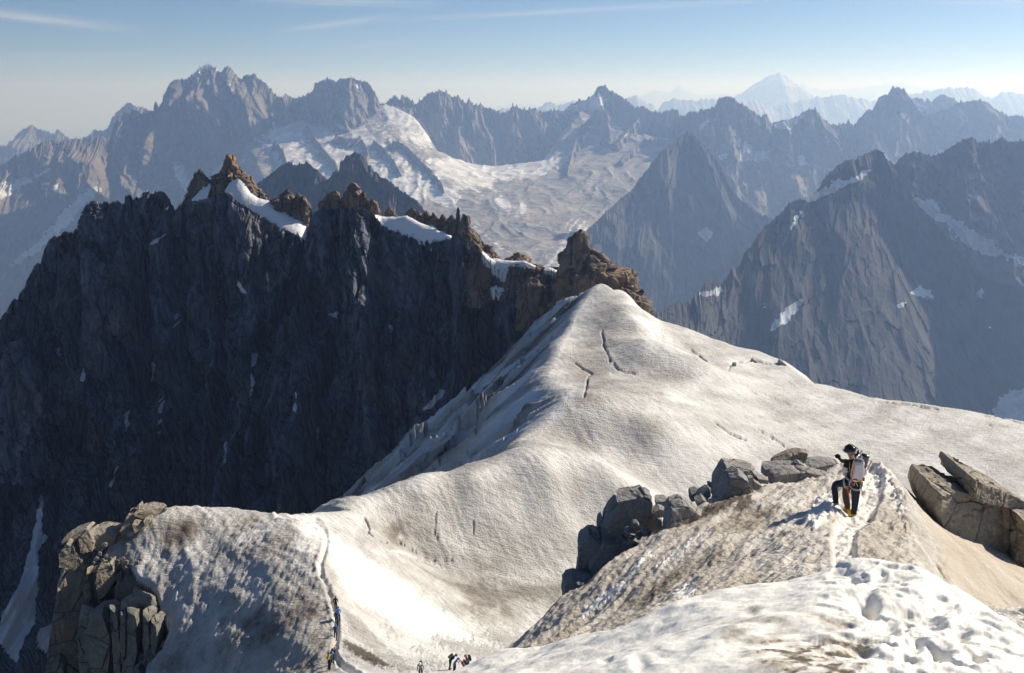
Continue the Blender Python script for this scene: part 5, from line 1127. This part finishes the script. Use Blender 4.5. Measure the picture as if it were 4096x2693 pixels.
for i, (x, y, a, Y) in enumerate(LB):
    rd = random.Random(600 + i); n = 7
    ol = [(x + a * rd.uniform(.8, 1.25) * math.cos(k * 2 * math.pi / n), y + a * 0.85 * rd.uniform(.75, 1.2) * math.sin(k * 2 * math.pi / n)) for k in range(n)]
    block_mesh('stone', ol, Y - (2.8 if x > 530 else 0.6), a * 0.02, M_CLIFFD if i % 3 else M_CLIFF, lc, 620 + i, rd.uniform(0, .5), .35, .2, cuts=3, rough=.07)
# ------------------------------------------------------------------ people
bpy.context.view_layer.update()
OB = bpy.data.objects
def sight(px, py, names):
    """where the line of sight through a pixel meets one of the named surfaces"""
    d = Vector(at(px, py, 1.0)).normalized(); best = None
    for nm in names:
        ok, loc, nrm, idx = OB[nm].ray_cast(Vector((0, 0, 0)), d)
        if ok and (best is None or loc.length < best.length): best = loc.copy()
    return best

def mk(name, col, rough=0.75, spec=0.25, metal=0.0): return mat_plain(name, col, rough, spec, metal, 0.15, 0.04)
CL = {'black': mk('black_cloth', (0.018, 0.019, 0.022)), 'navy': mk('navy_cloth', (0.022, 0.028, 0.045)), 'blue': mk('blue_cloth', (0.04, 0.16, 0.42)), 'teal': mk('teal_cloth', (0.05, 0.12, 0.19)), 'red': mk('red_cloth', (0.42, 0.04, 0.03)),
      'orange': mk('orange_plastic', (0.72, 0.20, 0.03), 0.5), 'yellow': mk('yellow_fabric', (0.62, 0.42, 0.03)), 'grey': mk('grey_cloth', (0.20, 0.20, 0.20)), 'white': mk('pale_cloth', (0.66, 0.63, 0.68)), 'skin': mk('skin', (0.45, 0.26, 0.18), 0.6), 'brown': mk('brown_cloth', (0.10, 0.075, 0.058)),
      'steel': mk('steel', (0.55, 0.55, 0.56), 0.35, 0.5, 1.0), 'sky': mk('bright_blue_shell', (0.05, 0.22, 0.62), 0.4), 'pink': mk('pink_shell', (0.75, 0.08, 0.16), 0.45), 'olive': mk('olive_cloth', (0.13, 0.13, 0.05)), 'shell': mk('white_shell', (0.72, 0.72, 0.70), 0.35, 0.4), 'hblack': mk('black_shell', (0.02, 0.021, 0.023), 0.3, 0.5), 'hred': mk('red_shell', (0.55, 0.04, 0.02), 0.4), 'strap': mk('pale_webbing', (0.55, 0.54, 0.50))}

BONES = [('pelvis', 'spine'), ('spine', 'chest'), ('chest', 'neck'), ('neck', 'headb'), ('headb', 'headt'), ('chest', 'lsh'), ('lsh', 'lel'), ('lel', 'lwr'), ('lwr', 'lha'), ('chest', 'rsh'), ('rsh', 'rel'), ('rel', 'rwr'), ('rwr', 'rha'),
         ('pelvis', 'lhi'), ('lhi', 'lkn'), ('lkn', 'lan'), ('lan', 'lto'), ('pelvis', 'rhi'), ('rhi', 'rkn'), ('rkn', 'ran'), ('ran', 'rto')]
RAD = {'pelvis': .145, 'spine': .130, 'chest': .155, 'neck': .060, 'headb': .080, 'headt': .088, 'lsh': .078, 'lel': .055, 'lwr': .040, 'lha': .034, 'rsh': .078, 'rel': .055, 'rwr': .040, 'rha': .034, 'lhi': .118, 'lkn': .088, 'lan': .074, 'lto': .042, 'rhi': .118, 'rkn': .088, 'ran': .074, 'rto': .042}
def body(parent, J, wear, fingers=(), sub=2, name='body'):
    """one continuous figure grown over its joints; wear maps bones to cloth"""
    names = list(J); idx = {n: i for i, n in enumerate(names)}
    V = [tuple(J[n]) for n in names]; E = [(idx[a], idx[b]) for a, b in BONES]
    R = [RAD[n] for n in names]
    for side in fingers:                                  # five fingers rooted in the palm
        w, h = np.array(J[side + 'wr']), np.array(J[side + 'ha'])
        ax = (h - w) / np.linalg.norm(h - w); sx = np.cross(ax, (0, 0, 1.0)); sx /= np.linalg.norm(sx) + 1e-6; up = np.cross(sx, ax)
        for k, (off, ln) in enumerate(((-.03, .062), (-.01, .075), (.01, .070), (.03, .055), (.042, .05))):
            a0 = h + sx * off + (ax * -0.02 if k == 4 else 0)
            a1 = a0 + ax * ln * 0.6 + (sx * .03 if k == 4 else up * -.012); a2 = a1 + ax * ln * 0.2 - up * ln * 0.5
            n0 = len(V); V += [tuple(a0), tuple(a1), tuple(a2)]; R += [.013, .0105, .009]
            E += [(idx[side + 'ha'], n0), (n0, n0 + 1), (n0 + 1, n0 + 2)]
    me = bpy.data.meshes.new('skeleton'); me.from_pydata(V, E, [])
    o = bpy.data.objects.new('skeleton', me); COL.objects.link(o)
    sk = o.modifiers.new('skin', 'SKIN'); sk.branch_smoothing = 0.6; sk.use_smooth_shade = True
    ss = o.modifiers.new('sub', 'SUBSURF'); ss.levels = sub; ss.render_levels = sub
    sv = me.skin_vertices[0].data
    for i, r in enumerate(R): sv[i].radius = (r, r); sv[i].use_root = (i == idx['pelvis'])
    bpy.context.view_layer.update()
    ev = o.evaluated_get(bpy.context.evaluated_depsgraph_get())
    m2 = bpy.data.meshes.new_from_object(ev)
    bpy.data.objects.remove(o, do_unlink=True)
    m2.name = name
    co = np.empty(len(m2.vertices) * 3, np.float32); m2.vertices.foreach_get('co', co); co = co.reshape(-1, 3)
    if sub > 1:                                            # folds in the cloth
        nr = np.empty(len(m2.vertices) * 3, np.float32); m2.vertices.foreach_get('normal', nr); nr = nr.reshape(-1, 3)
        co = co + nr * (0.010 * ridged2(co[:, 2] / 0.05 + 0.6 * n3(co[:, 0] * 9, co[:, 1] * 9, co[:, 2] * 5, 2), co[:, 0] / 0.16 + co[:, 1] / 0.2, 2, 5)[:, None] - 0.006)
        m2.vertices.foreach_set('co', np.ascontiguousarray(co, np.float32).ravel())
    pc = np.array([np.mean([co[v] for v in p.vertices], axis=0) for p in m2.polygons])
    best = np.full(len(pc), 1e9); mi = np.zeros(len(pc), int)
    mats = sorted(set(sum(([c] if isinstance(c, str) else [c[0], c[2]] for c in wear.values()), [])))
    for a, b in BONES:
        A, B = np.array(J[a]), np.array(J[b]); d = B - A
        t = np.clip(((pc - A) @ d) / (d @ d + 1e-9), 0, 1)
        q = np.linalg.norm(pc - A - t[:, None] * d, axis=1) / (RAD[a] * (1 - t) + RAD[b] * t)
        c = wear.get((a, b)) or wear.get(b) or wear['default']
        mm = np.full(len(pc), mats.index(c)) if isinstance(c, str) else np.where(t < c[1], mats.index(c[0]), mats.index(c[2]))
        mi = np.where(q < best, mm, mi); best = np.minimum(best, q)
    m2.materials.clear()
    for c in mats: m2.materials.append(CL[c])
    m2.polygons.foreach_set('material_index', mi.astype(np.int32))
    m2.polygons.foreach_set('use_smooth', np.ones(len(m2.polygons), bool))
    o2 = bpy.data.objects.new(name, m2); COL.objects.link(o2); o2.parent = parent
    return o2
def bm_part(name, parent, build, mat, smooth=True, loc=(0, 0, 0), rot=(0, 0, 0)):
    bm = bmesh.new(); build(bm)
    bmesh.ops.recalc_face_normals(bm, faces=bm.faces)
    me = bpy.data.meshes.new(name); bm.to_mesh(me); bm.free()
    if smooth: me.polygons.foreach_set('use_smooth', np.ones(len(me.polygons), bool)); me.set_sharp_from_angle(angle=math.radians(45))
    me.materials.append(mat)
    o = bpy.data.objects.new(name, me); COL.objects.link(o); o.parent = parent; o.location = loc; o.rotation_euler = rot
    return o
def rod(bm, a, b, r0, r1=None, n=8):
    a, b = Vector(a), Vector(b); d = b - a
    q = d.to_track_quat('Z', 'Y').to_matrix().to_4x4()
    bmesh.ops.create_cone(bm, cap_ends=True, segments=n, radius1=r0, radius2=r1 or r0, depth=d.length, matrix=Matrix.Translation((a + b) / 2) @ q)
def ball(bm, c, r, sc=(1, 1, 1), u=14, v=9):
    bmesh.ops.create_uvsphere(bm, u_segments=u, v_segments=v, radius=r, matrix=Matrix.Translation(c) @ Matrix.Diagonal((*sc, 1)))
def tube(bm, pts, r, n=7):
    for a, b in zip(pts[:-1], pts[1:]): rod(bm, a, b, r, r, n)
def softbox(bm, c, size, bev, taper=1.0, rot=None):
    M = Matrix.Translation(c) @ (rot or Matrix.Identity(4)) @ Matrix.Diagonal((*size, 1))
    g = bmesh.ops.create_cube(bm, size=1.0, matrix=M)
    vs = g['verts']
    for v in vs:
        if v.co.z > c[2]: v.co.x = c[0] + (v.co.x - c[0]) * taper
    es = list({e for v in vs for e in v.link_edges})
    bmesh.ops.bevel(bm, geom=es, offset=bev, segments=3, profile=0.6, affect='EDGES')
def loop_ring(bm, c, ax, rx, ry, r, n=18):
    q = Vector(ax).to_track_quat('Z', 'Y').to_matrix()
    P = [Vector(c) + q @ Vector((rx * math.cos(t), ry * math.sin(t), 0)) for t in [k * 2 * math.pi / n for k in range(n + 1)]]
    tube(bm, P, r, 6)

def helmet(parent, c, r, mat, tilt=(0, 0, 0), strap=True):
    def b(bm):
        ball(bm, (0, 0, 0), r, (0.92, 1.12, 0.95), 20, 14)
        bmesh.ops.delete(bm, geom=[v for v in bm.verts if v.co.z < -r * 0.28], context='VERTS')
        for k in (-1, 0, 1):
            tube(bm, [(k * r * .4, r * 1.02 * math.cos(t), r * .98 * math.sin(t)) for t in [math.radians(20 + 14 * i) for i in range(11)]], r * .07, 5)
        tube(bm, [(r * .93 * math.cos(t), r * 1.13 * math.sin(t), -r * .26) for t in [k * math.pi / 9 for k in range(19)]], r * .08, 5)
    return bm_part('helmet', parent, b, mat, True, c, tilt)
def pack(parent, c, size, mat, lidmat, strapmat, tilt=(0, 0, 0), J=None):
    def bag(bm):
        softbox(bm, (0, 0, 0), size, min(size) * 0.40, 0.80)
        bmesh.ops.subdivide_edges(bm, edges=bm.edges[:], cuts=2, use_grid_fill=True); bm.normal_update()
        q = np.array([v.co for v in bm.verts]); f = fbm3(q[:, 0] * 11, q[:, 1] * 11, q[:, 2] * 7, 3, 4) * 0.014
        for v, k in zip(bm.verts, f): v.co += v.normal * float(k)
    o = bm_part('backpack', parent, bag, mat, True, c, tilt)
    bm_part('lid', o, lambda bm: ball(bm, (0, 0, size[2] * .47), size[0] * .40, (1.0, .72 * size[1] / size[0] * 1.3, .42)), lidmat)
    for s in (-1, 1):
        def st(bm):
            tube(bm, [(s * size[0] * .28, size[1] * .45, size[2] * .42), (s * size[0] * .33, size[1] * .95, size[2] * .50), (s * size[0] * .36, size[1] * 1.45, size[2] * .25), (s * size[0] * .40, size[1] * 1.2, -size[2] * .2), (s * size[0] * .40, size[1] * .4, -size[2] * .4)], 0.014, 6)
        bm_part('shoulder_strap', o, st, strapmat)
    bm_part('strap', o, lambda bm: tube(bm, [(-size[0] * .2, -size[1] * .51, size[2] * .4), (0, -size[1] * .52, -size[2] * .1), (size[0] * .25, -size[1] * .51, -size[2] * .3)], 0.007, 5), strapmat)
    return o
def axe(parent, a, b, mat, headdir=(1, 0, 0)):
    o = bm_part('ice_axe', parent, lambda bm: rod(bm, a, b, 0.013, 0.013, 8), mat)
    a_, b_ = Vector(a), Vector(b); h = Vector(headdir)
    bm_part('axe_head', o, lambda bm: tube(bm, [b_ - h * .05, b_, b_ + h * .09, b_ + h * .15 + (a_ - b_).normalized() * .045], 0.010, 6), CL['steel'])
    bm_part('axe_spike', o, lambda bm: rod(bm, a_, a_ + (a_ - b_).normalized() * .05, 0.008, 0.002, 6), CL['steel'])
    return o
def boot(parent, an, to, mat):
    an, to = Vector(an), Vector(to)
    def b(bm):
        d = (to - an); d.z = 0; d.normalize()
        rot = Matrix.Rotation(math.atan2(-d.x, d.y), 4, 'Z')
        z0 = min(to.z, an.z)
        softbox(bm, Vector((an.x, an.y, z0 + .02)) + d * .07, (.105, .29, .085), .032, 1.0, rot)
        softbox(bm, Vector((an.x, an.y, z0 + .09)), (.115, .13, .15), .035, .95, rot)
    o = bm_part('boot', parent, b, mat)
    def cr(bm):
        d = (to - an); d.z = 0; d.normalize(); s = Vector((d.y, -d.x, 0)); z0 = min(to.z, an.z) - .02
        tube(bm, [Vector((an.x, an.y, z0)) + d * -.06 + s * .045, Vector((an.x, an.y, z0)) + d * .2 + s * .045, Vector((an.x, an.y, z0)) + d * .2 - s * .045, Vector((an.x, an.y, z0)) + d * -.06 - s * .045, Vector((an.x, an.y, z0)) + d * -.06 + s * .045], .006, 5)
        tube(bm, [Vector((an.x, an.y, z0)) + d * .14 + s * .045, Vector((an.x, an.y, z0 + .07)) + d * .14 + s * .05], .006, 5)
        for k in (-.05, .04, .12, .19):
            for e in (-1, 1):
                p = Vector((an.x, an.y, z0)) + d * k + s * e * .045; rod(bm, p, p - Vector((0, 0, .035)), .006, .002, 5)
        tube(bm, [Vector((an.x, an.y, z0 + .06)) - d * .08 + s * .05, Vector((an.x, an.y, z0 + .07)) + d * .14 + s * .05, Vector((an.x, an.y, z0 + .07)) + d * .17 - s * .05, Vector((an.x, an.y, z0 + .06)) - d * .08 - s * .05], .007, 5)
    bm_part('crampon', o, cr, CL['steel'])
    return o

# --- the climber with the pale pack
RN = ['snow_ridge']
def zz(x, y): return 3250 + x / 4.347, 1740 + y / 4.347
root = sight(3412, 2066, RN)
p1 = empty('person', root, 'climber in black T-shirt with pale backpack, one foot up on a snow step', 'person')
def L1(x, y, dy, base=root):
    px, py = zz(x, y); return Vector(at(px, py, base.y + dy)) - base
J = {'pelvis': L1(715, 800, .0), 'spine': L1(716, 690, .03), 'chest': L1(725, 535, .06), 'neck': L1(692, 415, .09), 'headb': L1(672, 352, .12), 'headt': L1(655, 265, .13),
     'lsh': L1(606, 470, .10), 'lel': L1(548, 640, .12), 'lwr': L1(570, 700, .34), 'lha': L1(600, 700, .42), 'rsh': L1(862, 480, .05), 'rel': L1(912, 640, .08), 'rwr': L1(890, 690, .30), 'rha': L1(860, 690, .38),
     'lhi': L1(645, 830, .05), 'lkn': L1(372, 855, .22), 'lan': L1(410, 1185, .16), 'lto': L1(310, 1215, .24), 'rhi': L1(770, 840, -.01), 'rkn': L1(748, 1120, .03), 'ran': L1(715, 1365, .0), 'rto': L1(705, 1385, .16)}
shirt = {'default': 'black', 'headb': 'skin', 'headt': 'skin', 'neck': 'skin', ('chest', 'neck'): 'black', ('lsh', 'lel'): ('black', .5, 'white'), ('rsh', 'rel'): ('black', .5, 'white'), 'lwr': 'white', 'rwr': 'white', 'lha': 'black', 'rha': 'black', 'lkn': 'navy', 'rkn': 'navy', 'lan': 'navy', 'ran': 'navy', 'lto': 'yellow', 'rto': 'yellow', 'lhi': 'navy', 'rhi': 'navy'}
body(p1, J, shirt, ('l', 'r'), 3)
hh = helmet(p1, L1(655, 262, .12), .132, CL['hblack'], (math.radians(6), math.radians(-6), math.radians(40)))
def gog(bm): tube(bm, [(.128 * math.cos(t), .152 * math.sin(t), .035 * math.sin(t + 2.4) - .01) for t in [k * math.pi / 10 for k in range(21)]], .013, 6)
bm_part('goggle_strap', hh, gog, CL['strap'])
bm_part('peak', hh, lambda bm: softbox(bm, (0, .145, -.045), (.13, .05, .018), .008), CL['hblack'])
fc_ = J['headb'].lerp(J['headt'], .35); ff_ = Vector((-.64, .76, -.1)).normalized(); fs_ = Vector((ff_.y, -ff_.x, 0))
bm_part('nose', p1, lambda bm: ball(bm, fc_ + ff_ * .095, .017, (1, 1, 1.3)), CL['skin'])
for e in (-1, 1): bm_part('ear', p1, lambda bm: ball(bm, fc_ + fs_ * e * .085, .028, (.5, .8, 1.2)), CL['skin'])
pk = pack(p1, L1(790, 610, -.20), (.30, .22, .54), CL['white'], CL['grey'], CL['strap'], (math.radians(8), 0, math.radians(-6)))
axe(pk, (-.15, -.10, -.24), (-.13, -.11, .20), CL['orange'], (1, 0, 0))
bm_part('buckle', pk, lambda bm: softbox(bm, (-.07, -.115, -.20), (.09, .02, .035), .008), CL['red'])
bm_part('pouch', pk, lambda bm: softbox(bm, (.13, -.10, -.19), (.05, .05, .09), .012), CL['red'])
bm_part('hip_strap', pk, lambda bm: softbox(bm, (.02, -.112, -.225), (.12, .02, .03), .007), CL['yellow'])
bm_part('cord', p1, lambda bm: tube(bm, [L1(650, 470, -.06), L1(640, 560, -.10), L1(655, 620, -.10), L1(620, 650, -.06), L1(610, 640, -.02)], .006, 5), CL['yellow'])
bm_part('collar_cord', p1, lambda bm: tube(bm, [L1(780, 405, .02), L1(740, 425, -.02), L1(720, 440, -.05)], .008, 5), CL['yellow'])
bm_part('harness_belt', p1, lambda bm: loop_ring(bm, J['pelvis'] + Vector((0, 0, .06)), (0, 0, 1), .165, .15, .022), CL['strap'])
for s_ in ('l', 'r'):
    bm_part('leg_loop', p1, lambda bm: loop_ring(bm, J[s_ + 'hi'].lerp(J[s_ + 'kn'], .29), J[s_ + 'kn'] - J[s_ + 'hi'], .113, .113, .024), CL['strap'])
for a_, b_ in (((745, 800), (720, 880)), ((750, 800), (785, 890))):
    bm_part('sling', p1, lambda bm: rod(bm, L1(*a_, -.16), L1(*b_, -.13), .008, .008, 5), CL['strap'])
axe(p1, L1(640, 1090, -.12), L1(600, 900, -.12), CL['orange'], (.8, .2, 0))
axe(p1, L1(860, 1000, -.05), L1(845, 840, -.06), CL['orange'], (-.8, .3, 0))
for cc, a, b, c, d in (('red', 690, 800, 700, 880), ('red', 675, 810, 668, 885), ('red', 705, 820, 690, 885), ('sky', 640, 775, 632, 830), ('olive', 835, 800, 830, 880), ('olive', 860, 810, 850, 930), ('steel', 655, 790, 640, 880), ('steel', 872, 820, 868, 900)):
    bm_part('carabiner', p1, lambda bm: rod(bm, L1(a, b, -.16), L1(c, d, -.15), .016, .012, 6), CL[cc])
boot(p1, J['lan'] - Vector((0, 0, .06)), J['lto'] - Vector((0, 0, .06)), CL['yellow'])
boot(p1, J['ran'] - Vector((0, 0, .07)), J['rto'] - Vector((0, 0, .07)), CL['yellow'])

# --- the second climber, half hidden behind
p2 = empty('person', sight(3386, 2050, RN), 'climber behind the pale backpack, dark jacket, gloved arm stretched to the left', 'person')
r2 = p2.location.copy()
def L2(x, y, dy): return L1(x, y, dy, r2)
J2 = {'pelvis': L2(690, 800, .05), 'spine': L2(700, 690, .06), 'chest': L2(725, 540, .08), 'neck': L2(712, 420, .10), 'headb': L2(715, 370, .12), 'headt': L2(725, 300, .13), 'lsh': L2(622, 460, .10), 'lel': L2(520, 458, .16), 'lwr': L2(462, 398, .20), 'lha': L2(440, 372, .21), 'rsh': L2(830, 480, .06), 'rel': L2(870, 620, .12), 'rwr': L2(820, 690, .3), 'rha': L2(800, 690, .36),
      'lhi': L2(610, 830, .03), 'lkn': L2(570, 1040, .06), 'lan': L2(615, 1265, .0), 'lto': L2(560, 1310, .12), 'rhi': L2(730, 830, .05), 'rkn': L2(735, 1060, .1), 'ran': L2(735, 1260, .14), 'rto': L2(730, 1270, .3)}
body(p2, J2, {'default': 'brown', 'headb': 'skin', 'headt': 'skin', 'lha': 'black', 'rha': 'black', ('lel', 'lwr'): ('brown', .75, 'black'), 'lto': 'yellow', 'rto': 'yellow'}, ('l', 'r'), 3)
bm_part('glove', p2, lambda bm: ball(bm, J2['lha'], .062, (1.15, .9, .95)), CL['black'])
helmet(p2, L2(722, 305, .12), .128, CL['hblack'], (0, 0, .3))
pk2 = pack(p2, L2(872, 480, -.02), (.26, .22, .42), CL['grey'], CL['hblack'], CL['strap'], (math.radians(6), math.radians(14), math.radians(-20)))
axe(pk2, (.16, -.02, -.14), (.17, -.03, .13), CL['orange'], (-.6, 0, 0))
boot(p2, J2['lan'] - Vector((0, 0, .06)), J2['lto'] - Vector((0, 0, .06)), CL['yellow'])
boot(p2, J2['ran'] - Vector((0, 0, .06)), J2['rto'] - Vector((0, 0, .06)), CL['yellow'])

# --- parties on the snow below
STAND = {'pelvis': (0, 0, .95), 'spine': (0, .01, 1.13), 'chest': (0, .02, 1.36), 'neck': (0, .04, 1.51), 'headb': (0, .06, 1.57), 'headt': (0, .07, 1.66), 'lsh': (-.18, .02, 1.43), 'lel': (-.25, -.02, 1.17), 'lwr': (-.27, .08, .95), 'lha': (-.27, .12, .88), 'rsh': (.18, .02, 1.43), 'rel': (.25, -.02, 1.17), 'rwr': (.27, .08, .95), 'rha': (.27, .12, .88),
         'lhi': (-.10, 0, .91), 'lkn': (-.11, .05, .50), 'lan': (-.11, -.04, .10), 'lto': (-.12, .10, .05), 'rhi': (.10, 0, .91), 'rkn': (.12, .0, .50), 'ran': (.12, -.10, .10), 'rto': (.13, .04, .05)}
def bend(J, deg, look=0.0):
    """lean the trunk forward from the hips"""
    a = math.radians(deg); o = Vector(J['pelvis']); q = {}
    for k, v in J.items():
        v = Vector(v)
        if k in ('spine', 'chest', 'neck', 'headb', 'headt', 'lsh', 'lel', 'lwr', 'lha', 'rsh', 'rel', 'rwr', 'rha'):
            d = v - o; f = 1.0 if k not in ('lel', 'lwr', 'lha', 'rel', 'rwr', 'rha') else .8
            v = o + Vector((d.x, d.y * math.cos(a * f) + d.z * math.sin(a * f), d.z * math.cos(a * f) - d.y * math.sin(a * f)))
        q[k] = v
    return q
def hiker(px, py, scale, yaw, label, jac, leg, hat, packc=None, lidc='black', lean=4, step=0.0, arm=None, surf='snow_plateau', sleeve=None, hatr=.125):
    loc = sight(px, py, [surf])
    r = empty('person', loc, label, 'person', 'climbers on the snow below the ridge')
    r.rotation_euler = (0, 0, math.radians(yaw)); r.scale = (scale,) * 3
    J = {k: Vector(v) for k, v in STAND.items()}
    for s, q in (('l', 1), ('r', -1)):
        J[s + 'kn'].y += q * step * .5; J[s + 'an'].y += q * step; J[s + 'to'].y += q * step
    J = bend(J, lean)
    if arm:
        for k, v in arm.items(): J[k] = J[k] + Vector(v)
    w = {'default': jac, 'headb': 'skin', 'headt': 'skin', 'lha': 'black', 'rha': 'black', 'lhi': leg, 'rhi': leg, 'lkn': leg, 'rkn': leg, 'lan': leg, 'ran': leg, 'lto': 'brown', 'rto': 'brown'}
    if sleeve: w.update({'lel': sleeve, 'rel': sleeve, 'lwr': sleeve, 'rwr': sleeve})
    body(r, J, w, (), 1)
    helmet(r, J['headb'].lerp(J['headt'], .8), hatr, CL[hat], (math.radians(-lean * .6), 0, 0))
    if packc:
        c = J['spine'].lerp(J['chest'], .55); a = math.radians(lean)
        pack(r, c + Vector((0, -.24 * math.cos(a), .24 * math.sin(a) + .03)), (.30, .22, .52), CL[packc], CL[lidc], CL['strap'], (-a, 0, 0))
    for s in ('l', 'r'): boot(r, J[s + 'an'] - Vector((0, 0, .05)), J[s + 'to'] - Vector((0, 0, .03)), CL['brown'])
    return r, J
def pole(r, hand, tip, label):
    h = r.matrix_basis @ Vector(hand); t = r.matrix_basis @ Vector(tip)
    o = empty('trekking_pole', t, label, 'trekking pole', 'trekking poles of the climbers below')
    d = h - t
    bm_part('shaft', o, lambda bm: rod(bm, (0, 0, 0), d * 1.02, .012, .014, 6), CL['steel'])
    bm_part('grip', o, lambda bm: rod(bm, d * .95, d * 1.1, .022, .022, 6), CL['black'])
h1, _ = hiker(1344, 2440, 1.0, 0, 'front climber on the snow crest, black suit and red helmet, no pack', 'black', 'black', 'hred', None, step=.15)
h2, _ = hiker(1355, 2484, 1.0, 0, 'second climber on the snow crest, light blue jacket and blue pack, grey helmet', 'blue', 'navy', 'grey', 'blue', 'sky', step=-.12)
h3, _ = hiker(1347, 2500, 1.05, 0, 'third climber on the snow crest, blue hood and black pack, close behind another', 'blue', 'black', 'sky', 'black', step=.1)
h4, j4 = hiker(1343, 2558, 1.04, 2, 'fourth climber on the snow crest walking alone, bright blue helmet, dark pack and pole', 'blue', 'brown', 'sky', 'navy', step=.12, arm={'lwr': (-.03, .02, 0), 'lha': (-.04, .03, 0)})
pole(h4, j4['lha'], (-.36, .1, 0.0), 'trekking pole in the left hand of the lone climber in blue')
h5, _ = hiker(1331, 2655, 1.0, -25, 'climber in navy with an orange helmet stooping at the foot of the crest trail', 'navy', 'black', 'orange', 'navy', 'sky', lean=34)
h6, _ = hiker(1318, 2680, 1.08, -40, 'climber with a yellow backpack and blue helmet at the foot of the crest trail', 'teal', 'black', 'sky', 'yellow', lean=30, arm={'rwr': (.05, .2, -.1), 'rha': (.05, .25, -.12)})
h7, j7 = hiker(1684, 2712, 1.05, 172, 'climber facing us in grey with white helmet and olive pack, standing apart', 'grey', 'brown', 'shell', 'olive', 'black', lean=22)
pole(h7, j7['rha'], (.42, .3, 0.0), 'trekking pole of the climber facing us in grey')
h8, j8 = hiker(1800, 2680, 1.08, -78, 'stooping climber in navy with a grey backpack, brown helmet, centre of the lower group', 'navy', 'black', 'brown', 'grey', 'red', lean=48)
pole(h8, j8['rha'], (.25, .8, 0.0), 'trekking pole of the stooping climber in navy')
h9, _ = hiker(1818, 2690, 1.0, -110, 'climber in a blue jacket and bright blue helmet beside the stooping navy climber', 'blue', 'navy', 'sky', None, lean=30, arm={'lwr': (0, .2, .05), 'lha': (0, .3, .05)})
h10, _ = hiker(1872, 2690, 1.12, 120, 'climber in teal with orange helmet and big black pack by the near snow mound', 'teal', 'navy', 'orange', 'black', lean=10)
h11, _ = hiker(1858, 2704, 1.05, 100, 'climber in red with a white helmet, half hidden by the near snow mound', 'red', 'black', 'shell', 'black', 'pink', lean=26)
# ------------------------------------------------------------------ haze
hb = bpy.data.meshes.new('haze')
x0, x1, y0, y1, z0, z1 = -71000, 71000, -7000, 75000, -2301.5, 760
hb.from_pydata([(x0, y0, z0), (x1, y0, z0), (x1, y1, z0), (x0, y1, z0), (x0, y0, z1), (x1, y0, z1), (x1, y1, z1), (x0, y1, z1)], [],
               [(0, 3, 2, 1), (4, 5, 6, 7), (0, 1, 5, 4), (1, 2, 6, 5), (2, 3, 7, 6), (3, 0, 4, 7)])
ho = bpy.data.objects.new('haze', hb); COL.objects.link(ho)
hm = bpy.data.materials.new('haze_air'); hm.use_nodes = True
ht = hm.node_tree; ht.nodes.clear()
h_o = ht.nodes.new('ShaderNodeOutputMaterial'); h_v = ht.nodes.new('ShaderNodeVolumePrincipled')
h_v.inputs['Color'].default_value = (0.40, 0.59, 1.0, 1)
h_v.inputs['Absorption Color'].default_value = (0.97, 0.985, 1.0, 1)
h_v.inputs['Density'].default_value = 7.2e-5
h_v.inputs['Anisotropy'].default_value = 0.38
ht.links.new(h_v.outputs[0], h_o.inputs['Volume'])
hb.materials.append(hm)
tag(ho, 'pale blue haze filling the air over the valleys', 'haze', kind='stuff')
